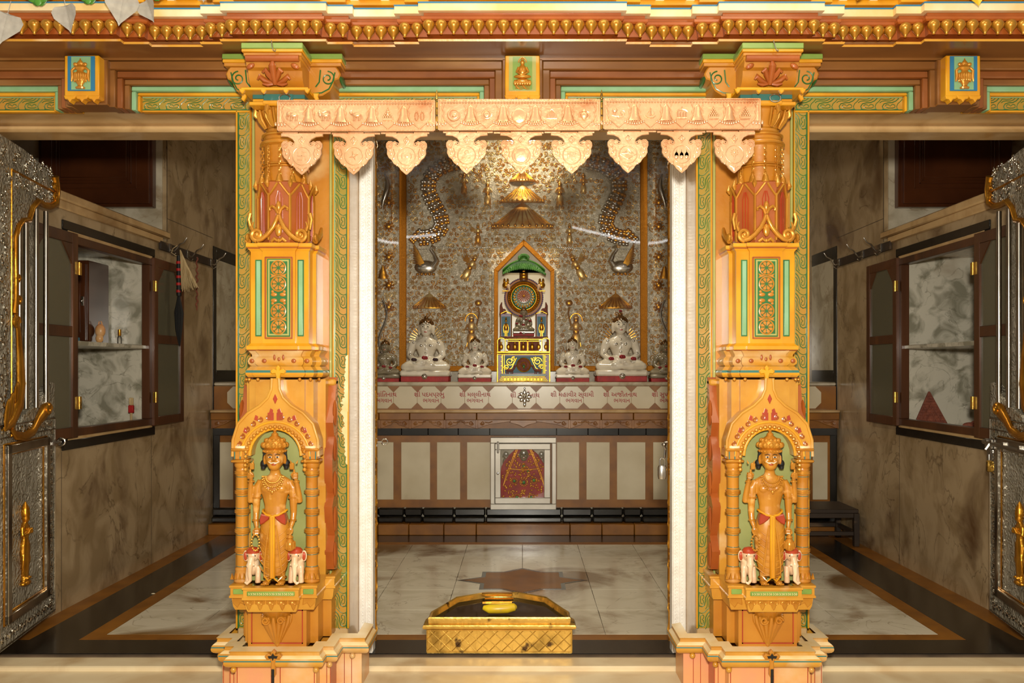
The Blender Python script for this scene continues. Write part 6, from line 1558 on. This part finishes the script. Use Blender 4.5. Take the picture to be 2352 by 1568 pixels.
for s in (-1, 1):
    m.cut()
    for e in (.102, .193): m.tube([(s*e, -.09, Z(775)), (s*e, -.09, Z(720))], .0045, 8); m.ell((s*e, -.09, Z(775)), .009, 8, 6)
    m.tube([(s*.102, -.09, Z(722)), (s*.148, -.09, Z(716)), (s*.193, -.09, Z(722))], .004, 6)
    m.ell((s*.147, -.092, Z(752)), (.016, .010, .035), 10, 8); m.ell((s*.147, -.096, Z(738)), (.010, .008, .011), 10, 8); m.lathe([(.010, 0), (.008, .01), (.001, .022)], (s*.147, -.094, Z(735)), 10)
    for d in (-1, 1): m.tube([(s*.147+d*.014, -.094, Z(746)), (s*.147+d*.022, -.096, Z(755)), (s*.147+d*.016, -.096, Z(765))], .004, 6)
    m.tube([(s*.141, -.094, Z(760)), (s*.140, -.092, Z(773))], .006, 6); m.tube([(s*.153, -.094, Z(760)), (s*.154, -.092, Z(773))], .006, 6)
part('attendant_relief', m, GOL, tw)
m = MB(); hc = Z(683)
m.lathe([(.001, -.02), (.160, -.02), (.164, -.01), (.160, .0), (.12, .004)], (0, 0, hc), 48, mi=0, axis='y')
for k in range(60): a = 2*PI*k/60; m.ell((math.cos(a)*.160, -.002, hc+math.sin(a)*.160), .0055, 6, 4, 0)
ha = part('halo_disc', m, [PUR], th)
m = MB()
for r, w_, mi in ((.147, .006, 4), (.128, .010, 1), (.112, .006, 1), (.096, .008, 2), (.055, .007, 1)):
    m.tube([(math.cos(2*PI*k/48)*r, -.008, hc+math.sin(2*PI*k/48)*r) for k in range(48)], w_, 8, True, mi=mi)
m.lathe([(.001, .0), (.118, .0), (.118, .008), (.001, .008)], (0, 0, hc), 40, mi=1, axis='y'); m.lathe([(.001, .0), (.098, .0), (.092, .014), (.001, .014)], (0, 0, hc), 40, mi=2, axis='y')
for k in range(22): a = 2*PI*k/22; m.ell((math.cos(a)*.078, -.018, hc+math.sin(a)*.078), (.014, .005, .008), 8, 5, 1, M=Matrix.Rotation(-a, 3, 'Y'))
for k in range(44): a = 2*PI*k/44; m.ell((math.cos(a)*.120, -.018, hc+math.sin(a)*.120), .0055, 6, 4, 1)
m.lathe([(.001, .0), (.055, .0), (.052, .022), (.001, .024)], (0, 0, hc+.008), 30, mi=3, axis='y')
for k in range(16): a = 2*PI*k/16; m.tube([(0, -.025, hc+.008), (math.cos(a)*.048, -.023, hc+.008+math.sin(a)*.048)], [.001, .005], 5, mi=3)
m.ell((0, -.028, hc+.010), (.010, .008, .010), 8, 6, 1)
part('halo_rings', m, [PUR, GOL, DGR, ORG, PNK], ha)
m = MB(); m.tube([(0, 0, Z(645)), (0, 0, Z(612))], .036, 12, mi=1)
for k, r in ((617, .028), (624, .027), (631, .027), (638, .028)): m.ell((0, -.03, Z(k)), (r, .018, .012), 14, 8, 0)
part('canopy_post', m, [GOL, BRN], th)
m = MB(); rr = random.Random(2)
UP = [(t_/10*.178, Z(627)+.118*(1-(t_/10)**2)) for t_ in range(-10, 11)]; LO = [(t_/10*.178, Z(630)+.040*(1-(t_/10)**2)) for t_ in range(10, -11, -1)]
m.prism(UP+LO, -.045, .0, b=.008)
m.rings([[(x*w_, -.02+.03*math.cos(k*PI*2/12), z+.012*math.sin(k*PI*2/12)) for k in range(12)] for x, z, w_ in [(t_/10, Z(622)+.085*(1-(t_/10)**2), .178) for t_ in range(-10, 11)]])
for row in range(8):
    n = 22-row*2
    for k in range(n):
        x = ((k+.5+.5*(row % 2))/n*2-1); z = Z(630)+(1-x*x)*(.042+.078*(row+.5)/8.0)+.004*rr.random()
        if abs(x) > 1: continue
        m.ell((x*.176, -.050+.002*row, z-.002), (.0085, .005, .013), 8, 5, M=Matrix.Rotation(-x*.8, 3, 'Y'))
for k in range(14): a = PI*k/13; m.ell((math.cos(a)*.038, -.05, Z(594)+math.sin(a)*.026), (.007, .006, .013), 8, 5, M=Matrix.Rotation(math.cos(a), 3, 'Y'))
m.ell((0, -.03, Z(595)), (.036, .02, .026), 14, 8)
part('tree_canopy', m, LGR, th)
for s in (-1, 1):
    m = MB(); cx = s*.148; cz = Z(655)
    m.ell((cx, -.02, cz), (.032, .024, .028), 12, 8, 0); m.ell((cx-s*.02, -.035, cz-.012), (.018, .016, .020), 10, 8, 1); m.tube([(cx-s*.025, -.045, cz-.02), (cx-s*.03, -.05, cz-.045), (cx-s*.022, -.05, cz-.055)], [.009, .007, .005], 8, mi=1)
    for e in (-.014, .014): m.ell((cx+e, -.02, cz+.035), (.011, .010, .022), 8, 6, 0)
    m.box(cx-.032, cx+.032, -.04, .0, cz-.055, cz-.046, b=.002, mi=0)
    part('elephant_rider', m, [GOL, ELE], th)
for s in (-1, 1):
    m = MB(); m.tube([(s*.19, 0, Z(724)), (s*.185, 0, Z(712)), (s*.192, 0, Z(702)), (s*.184, 0, Z(694))], [.016, .016, .010, .004], 8); m.spiral((s*.165, Z(714)), .02, .006, 0, 1.3, .007, s, -.01, 6, 14); part('makara', m, TRC, th)
idol(CX, TY-.02, 1.205+Z(771)+.014*1.72*.8, 1.62, 'small grey marble idol seated on the gilded throne in front of the halo', IDG, 'throne idol', roses=False)
for a, b, r, w_ in ((1196, 727, .020, 'at the left chest'), (1187, 744, .015, 'on the left hand'), (1202, 747, .017, 'in the lap'), (1217, 738, .015, 'on the right hand'), (1208, 735, .012, 'at the middle'), (1196, 765, .014, 'on the cushion')):
    rose('dark red rose '+w_+' of the small throne idol', (a-1200)*.00365, TY-.09, 1.205+Z(b), r)
# ================================================================ silver relief backdrop
rb_y = 7.64; rq = rb_y/2000
def RX(px): return (px-1200)*rq
def RZ(py): return 1.3+(850-py)*rq
ng = [(RX(1135), RZ(852)), (RX(1135), RZ(620)), (RX(1203), RZ(551)), (RX(1273), RZ(620)), (RX(1273), RZ(852))]
def in_niche(x, z, g=.03):
    if z > RZ(551)+g: return False
    w_ = (RX(1273)-RX(1135))/2+g
    if z > RZ(620): w_ *= max(0, (RZ(551)+g-z)/(RZ(551)+g-RZ(620)))
    return abs(x-RX(1204)) < w_
gf = thing('glitter_frame', 'orange gold glitter border strips around the silver backdrop and the pointed niche', 'frame', (0, rb_y, 0))
m = MB()
for a, b in ((918, 934), (1470, 1486)): m.box(RX(a), RX(b), -.035, .03, RZ(852), 3.42, b=.003)
for a, b in ((790, 918), (934, 1136), (1272, 1470), (1486, 1620)): m.box(RX(a), RX(b), -.03, .03, RZ(852), RZ(840), b=.003)
part('border_strip', m, GLZ, gf)
m = MB(); wd = .036
inn = [(RX(1144), RZ(852)), (RX(1144), RZ(625)), (RX(1203), RZ(565)), (RX(1264), RZ(625)), (RX(1264), RZ(852))]
for i in range(4): m.prism([ng[i], ng[i+1], inn[i+1], inn[i]], -.045, .03, b=.003)
part('niche_border', m, GLZ, gf)
m = MB(); m.prism(inn, .02, .05); part('niche_marble', m, PLN, gf)
class Relief:
    def __init__(s, x0, x1, z0, z1, label):
        s.t = thing('relief_backdrop', label, 'relief panel', (0, rb_y, 0), 'embossed silver backdrop panels'); s.x0, s.x1, s.z0, s.z1 = x0, x1, z0, z1; s.keep = []
    def block(s, *c): s.keep += [(RX(a), RZ(b), r*rq) for a, b, r in c]
def scroll_field(R, seed, cell=.047):
    rr = random.Random(seed); m = MB(); nz = int((R.z1-R.z0)/cell); nx = int((R.x1-R.x0)/cell)
    for j in range(nz):
        for i in range(nx):
            x = R.x0+(i+.5+(.5 if j % 2 else 0)+rr.uniform(-.2, .2))*cell; z = R.z0+(j+.5+rr.uniform(-.2, .2))*cell
            if not (R.x0+.02 < x < R.x1-.02) or in_niche(x, z): continue
            if any((x-a)**2+(z-b)**2 < (r)**2 for a, b, r in R.keep): continue
            typ = rr.random(); a0 = rr.random()*2*PI; d = rr.choice((-1, 1)); r = cell*rr.uniform(.40, .52)
            if typ < .62:
                m.spiral((x, z), r, r*.25, a0, 1.15, .0055, d, -.004, 5, 11, .6); m.ell((x, -.006, z), (.006, .005, .006), 6, 4)
                m.ell((x+math.cos(a0)*r*1.15, -.004, z+math.sin(a0)*r*1.15), (.009, .005, .005), 6, 4, M=Matrix.Rotation(-a0, 3, 'Y'))
            elif typ < .85:
                for k in range(6): a = a0+k*PI/3; m.ell((x+math.cos(a)*r*.62, -.005, z+math.sin(a)*r*.62), (r*.36, .006, r*.26), 7, 4, M=Matrix.Rotation(-a, 3, 'Y'))
                m.ell((x, -.008, z), (r*.28, .008, r*.28), 7, 5)
            else:
                for k in range(4): a = a0+k*.7; m.ell((x+math.cos(a)*r*.5, -.004, z+math.sin(a)*r*.5), (r*.5, .005, r*.15), 7, 4, M=Matrix.Rotation(-a, 3, 'Y'))
    return part('scrollwork', m, GLP, R.t, sharp=60)
def umbrella(R, cx, py, w_, h, name='umbrella_relief'):
    m = MB(); x, z = RX(cx), RZ(py); W_, H = w_*rq/2, h*rq
    m.rings([[(x+math.cos(2*PI*k/28)*r*W_, math.sin(2*PI*k/28)*r*.05, z+zh*H) for k in range(28)] for r, zh in ((1.0, 0), (1.02, .06), (.92, .18), (.72, .36), (.5, .55), (.33, .75), (.2, .9), (.06, 1.0), (.03, 1.2))], mi=0)
    for k in range(13):
        a = PI+PI*(k+.5)/13; m.tube([(x+math.cos(a)*r*W_, math.sin(a)*r*.05-.003, z+zh*H) for r, zh in ((.94, .17), (.73, .36), (.52, .55), (.34, .75))], [.004, .006, .006, .003], 6, mi=1)
        m.ell((x+math.cos(a)*W_*1.0, math.sin(a)*.052, z+.10*H), (W_*.055, .007, .05*H+.006), 8, 5, 1)
    m.tube([(x+math.cos(PI+PI*k/20)*W_*1.03, math.sin(PI+PI*k/20)*.052, z) for k in range(21)], .005, 6, mi=1)
    part(name, m, [GLP, GOL], R.t)
def figure_rel(R, cx, py, h, flip=1, wings=False, lean=0):
    m = MB(); H = h*rq; x, z = RX(cx), RZ(py)
    def A(a, b, y=-.012): c, s_ = math.cos(lean), math.sin(lean); a, b = a*c+b*s_, -a*s_+b*c; return (x+flip*a*H, y, z+b*H)
    def el(a, b, rx, rz, mi=0, ry=.014, rot=0): m.ell(A(a, b), (rx*H, ry, rz*H), 10, 8, mi, M=Matrix.Rotation(rot+flip*lean, 3, 'Y'))
    el(0, .40, .085, .10, 1); el(0, .22, .12, .15, 0); el(0, .05, .10, .12, 1); el(0, -.2, .15, .24, 0); m.lathe([(.09*H, 0), (.10*H, .02*H), (.05*H, .09*H), (.003, .15*H)], A(0, .46), 12, mi=0, sq=.5)
    for s in (-1, 1): m.tube([A(s*.11, .28), A(s*.19, .12), A(s*.06, .10, -.025)], .035*H, 8, mi=0); m.tube([A(s*.06, -.3), A(s*.08, -.48)], .05*H, 8, mi=0)
    for s in (-2, -1, 0, 1, 2): m.tube([A(s*.03, -.02), A(s*.075, -.42)], .018*H, 6, mi=1)
    if wings:
        for k in range(3): m.tube([A(-.08, .2), A(-.25-.04*k, .33-.06*k), A(-.42, .50-.10*k)], [.03*H, .05*H, .01*H], 8, mi=0)
    part('figure_relief', m, [GLP, GOL], R.t)
ctr = Relief(RX(934), RX(1470), RZ(840), 3.42, 'wide central embossed silver backdrop with umbrella, swan and attendant reliefs behind the idols')
lft = Relief(RX(700), RX(918), RZ(840), 3.42, 'narrow embossed silver backdrop panel at the left behind the grey idol')
rgt = Relief(RX(1486), RX(1710), RZ(840), 3.42, 'narrow embossed silver backdrop panel at the right behind the grey idol')
for R in (ctr, lft, rgt):
    m = MB()
    if R is ctr:
        m.prism([(R.x0, R.z0), ng[0], ng[1], ng[2], ng[3], ng[4], (R.x1, R.z0), (R.x1, R.z1), (R.x0, R.z1)][0:1]+[(ng[0][0], R.z0), ng[1], ng[2], ng[3], (ng[4][0], R.z0), (R.x1, R.z0), (R.x1, R.z1), (R.x0, R.z1)], 0, .02)
    else: m.box(R.x0, R.x1, 0, .02, R.z0, R.z1)
    part('plate', m, SLR, R.t)
ctr.block((1000, 395, 30), (985, 430, 30), (995, 470, 30), (1015, 505, 30), (1000, 540, 28), (965, 548, 22), (1040, 385, 24))
ctr.block(*[(2406-a, b, r) for a, b, r in ((1000, 395, 30), (985, 430, 30), (995, 470, 30), (1015, 505, 30), (1000, 540, 28), (965, 548, 22), (1040, 385, 24))])
ctr.block((1200, 500, 42), (1165, 512, 26), (1235, 512, 26), (1200, 450, 34), (1170, 462, 16), (1230, 462, 16), (1200, 410, 18))
for a, b, r in ((980, 605, 34), (1076, 622, 32), (986, 695, 26), (1084, 745, 22), (1084, 775, 20), (1098, 695, 12), (1098, 535, 22), (1120, 445, 24), (1066, 430, 20)): ctr.block((a, b, r), (2406-a, b, r))
for a, r in ((980, 50), (1424, 50)): ctr.block((a, 790, r))
scroll_field(ctr, 4); scroll_field(lft, 8); scroll_field(rgt, 9)
umbrella(ctr, 1200, 525, 138, 58); umbrella(ctr, 1200, 466, 98, 42); umbrella(ctr, 1200, 418, 58, 26)
umbrella(ctr, 986, 708, 74, 34); umbrella(ctr, 1414, 708, 74, 34)
for s in (1, -1):
    def fx(a): return a if s > 0 else 2406-a
    for off, rr_ in ((0, 0),):
        path = [(1060, 372), (1030, 378), (1002, 392), (985, 415), (984, 440), (996, 468), (1012, 496), (1016, 518), (1006, 536), (985, 546), (962, 548), (952, 538)]
        P = [(RX(fx(a)), -.012, RZ(b)) for a, b in path]
        m = MB(); m.tube(P, [.04, .045, .05, .055, .055, .055, .05, .048, .045, .04, .035, .02], 14, flat=.45, mi=0)
        for i in range(len(P)-1):
            a, b = Vector(P[i]), Vector(P[i+1]); e = (b-a).normalized(); n_ = Vector((-e.z, 0, e.x))
            for k in range(3):
                c = a.lerp(b, (k+.5)/3)
                for sd in (-.035, 0, .035): m.ell(c+n_*sd+Vector((0, -.022, 0)), (.019, .010, .016), 8, 6, 0 if (k+i) % 2 else 1)
                for sd, rd, mi in ((.055, .018, 1), (-.055, .018, 0), (.02, .010, 1), (-.02, .010, 1)): m.ell(c+n_*sd+Vector((0, -.016, 0)), (rd, .014, rd), 8, 6, mi)
        part('makara_trunk_relief', m, [SIL, GOL], ctr.t)
    m = MB(); X_ = lambda a: RX(fx(a))                                # swan
    m.ell((X_(978), -.015, RZ(614)), (26*rq, .026, 16*rq), 16, 10, 0)
    m.tube([(X_(995), -.018, RZ(612)), (X_(1004), -.02, RZ(600)), (X_(998), -.02, RZ(585)), (X_(990), -.02, RZ(574)), (X_(993), -.02, RZ(566)), (X_(1002), -.02, RZ(570))], [.034, .026, .018, .016, .018, .008], 10, mi=0)
    for k in range(9): m.tube([(X_(975), -.03, RZ(618-k*1.5)), (X_(962), -.03, RZ(606-k*3)), (X_(950), -.022, RZ(604-k*5.5))], [.007, .010, .005], 6, mi=1)
    for k in range(5): m.ell((X_(960+k*9), -.02, RZ(630)), (.016, .012, .012), 8, 5, 1)
    for k in range(24): m.ell((X_(1010+(k % 3)*6), -.004, RZ(580+(k//3)*10)), .005, 6, 4, 1)
    part('swan_relief', m, [SIL, GOL], ctr.t)
    figure_rel(ctr, fx(1078), 618, 62, s, True, .5); figure_rel(ctr, fx(1083), 765, 74, s); figure_rel(ctr, fx(1098), 540, 46, s, True); figure_rel(ctr, fx(1120), 448, 54, s); figure_rel(ctr, fx(1066), 425, 46, s)
    m = MB(); m.tube([(X_(1094), -.012, RZ(750)), (X_(1101), -.014, RZ(720)), (X_(1098), -.014, RZ(705))], .008, 8)
    m.ell((X_(1099), -.016, RZ(696)), (.032, .016, .028), 12, 8); m.tube([(X_(1083)+math.cos(PI*k/12)*.055, -.01, RZ(738)+math.sin(PI*k/12)*.07) for k in range(13)], .006, 6)
    part('whisk_relief', m, GOL, ctr.t)
    m = MB()                                                          # beaded halo behind the large idol
    for k in range(19):
        a = PI*k/18-.0
        for r, rad in ((.165, .010), (.19, .007)): m.ell((RX(980 if s > 0 else 1424)+math.cos(a)*r, -.006, RZ(785)+math.sin(a)*r*1.05), (rad, .008, rad), 8, 5)
        m.tube([(RX(980 if s > 0 else 1424)+math.cos(a)*.10, -.004, RZ(785)+math.sin(a)*.10), (RX(980 if s > 0 else 1424)+math.cos(a)*.15, -.008, RZ(785)+math.sin(a)*.155)], .008, 6)
    part('halo_relief', m, GLP, ctr.t)
    m = MB()
    for k in range(46):
        px = 940+k*4.2
        if px > 1128: break
        m.ell((X_(px), -.004, RZ(570+3*math.sin(k*.25))), (.007, .006, .007), 6, 4)
    for k in range(64): m.ell((X_(940), -.004, RZ(838-k*7)), (.006, .006, .007), 6, 4); m.ell((X_(1130), -.004, RZ(838-k*3.4)), (.006, .006, .006), 6, 4) if k < 64 else None
    part('bead_line_relief', m, SIL, ctr.t)
    R = lft if s > 0 else rgt                                         # side panel ornaments
    m = MB()
    P = [(885+6*math.sin(k*.55), 400+k*9) for k in range(10)]+[(880+9*math.sin(k*.4), 690+k*8) for k in range(18)]
    m.tube([(X_(a), -.012, RZ(b)) for a, b in P[:10]], [.006+.022*math.sin(PI*k/9) for k in range(10)], 10, mi=0); m.tube([(X_(a), -.012, RZ(b)) for a, b in P[10:]], .012, 8, mi=0)
    for b in (465, 520, 590, 655, 705): m.ell((X_(893), -.012, RZ(b)), (.03, .018, .03), 14, 8, 1); [m.ell((X_(893)+math.cos(c*.785)*.04, -.006, RZ(b)+math.sin(c*.785)*.04), .011, 6, 4, 1) for c in range(8)]
    for b in range(28): m.ell((X_(900), -.010, RZ(400+b*4)), .007, 6, 4, 1)
    m.rings([[(X_(880)+math.cos(2*PI*k/12)*r, -.01+math.sin(2*PI*k/12)*.012, z) for k in range(12)] for z, r in ((RZ(640), .045), (RZ(625), .03), (RZ(612), .012))], mi=1)
    part('serpent_relief', m, [SIL, GOL], R.t)
# glass sheets in front of the backdrop, very slightly warped
def pane(R, x0, x1, z0, z1, tw, tilt=0.0):
    m = MB(); n = 8; vs = []; xc = (x0+x1)/2; zc = 2.0
    for j in range(n+1):
        for i in range(n+1):
            x = x0+(x1-x0)*i/n; z = z0+(z1-z0)*j/n; vs.append((x, -.075+tw*(x-xc)*(z-zc)+tilt*(z-zc), z))
    m.add(vs, [(j*(n+1)+i, j*(n+1)+i+1, (j+1)*(n+1)+i+1, (j+1)*(n+1)+i) for j in range(n) for i in range(n)])
    part('glass_pane', m, GLS, R.t, sharp=180)
pane(lft, lft.x0, lft.x1, RZ(838), 3.40, .05); pane(rgt, rgt.x0, rgt.x1, RZ(838), 3.40, -.05)
pane(ctr, RX(936), RX(1133), RZ(838), 3.40, -.02); pane(ctr, RX(1275), RX(1468), RZ(838), 3.40, .05)
pane(ctr, RX(1133), RX(1275), RZ(545), 3.40, 0)
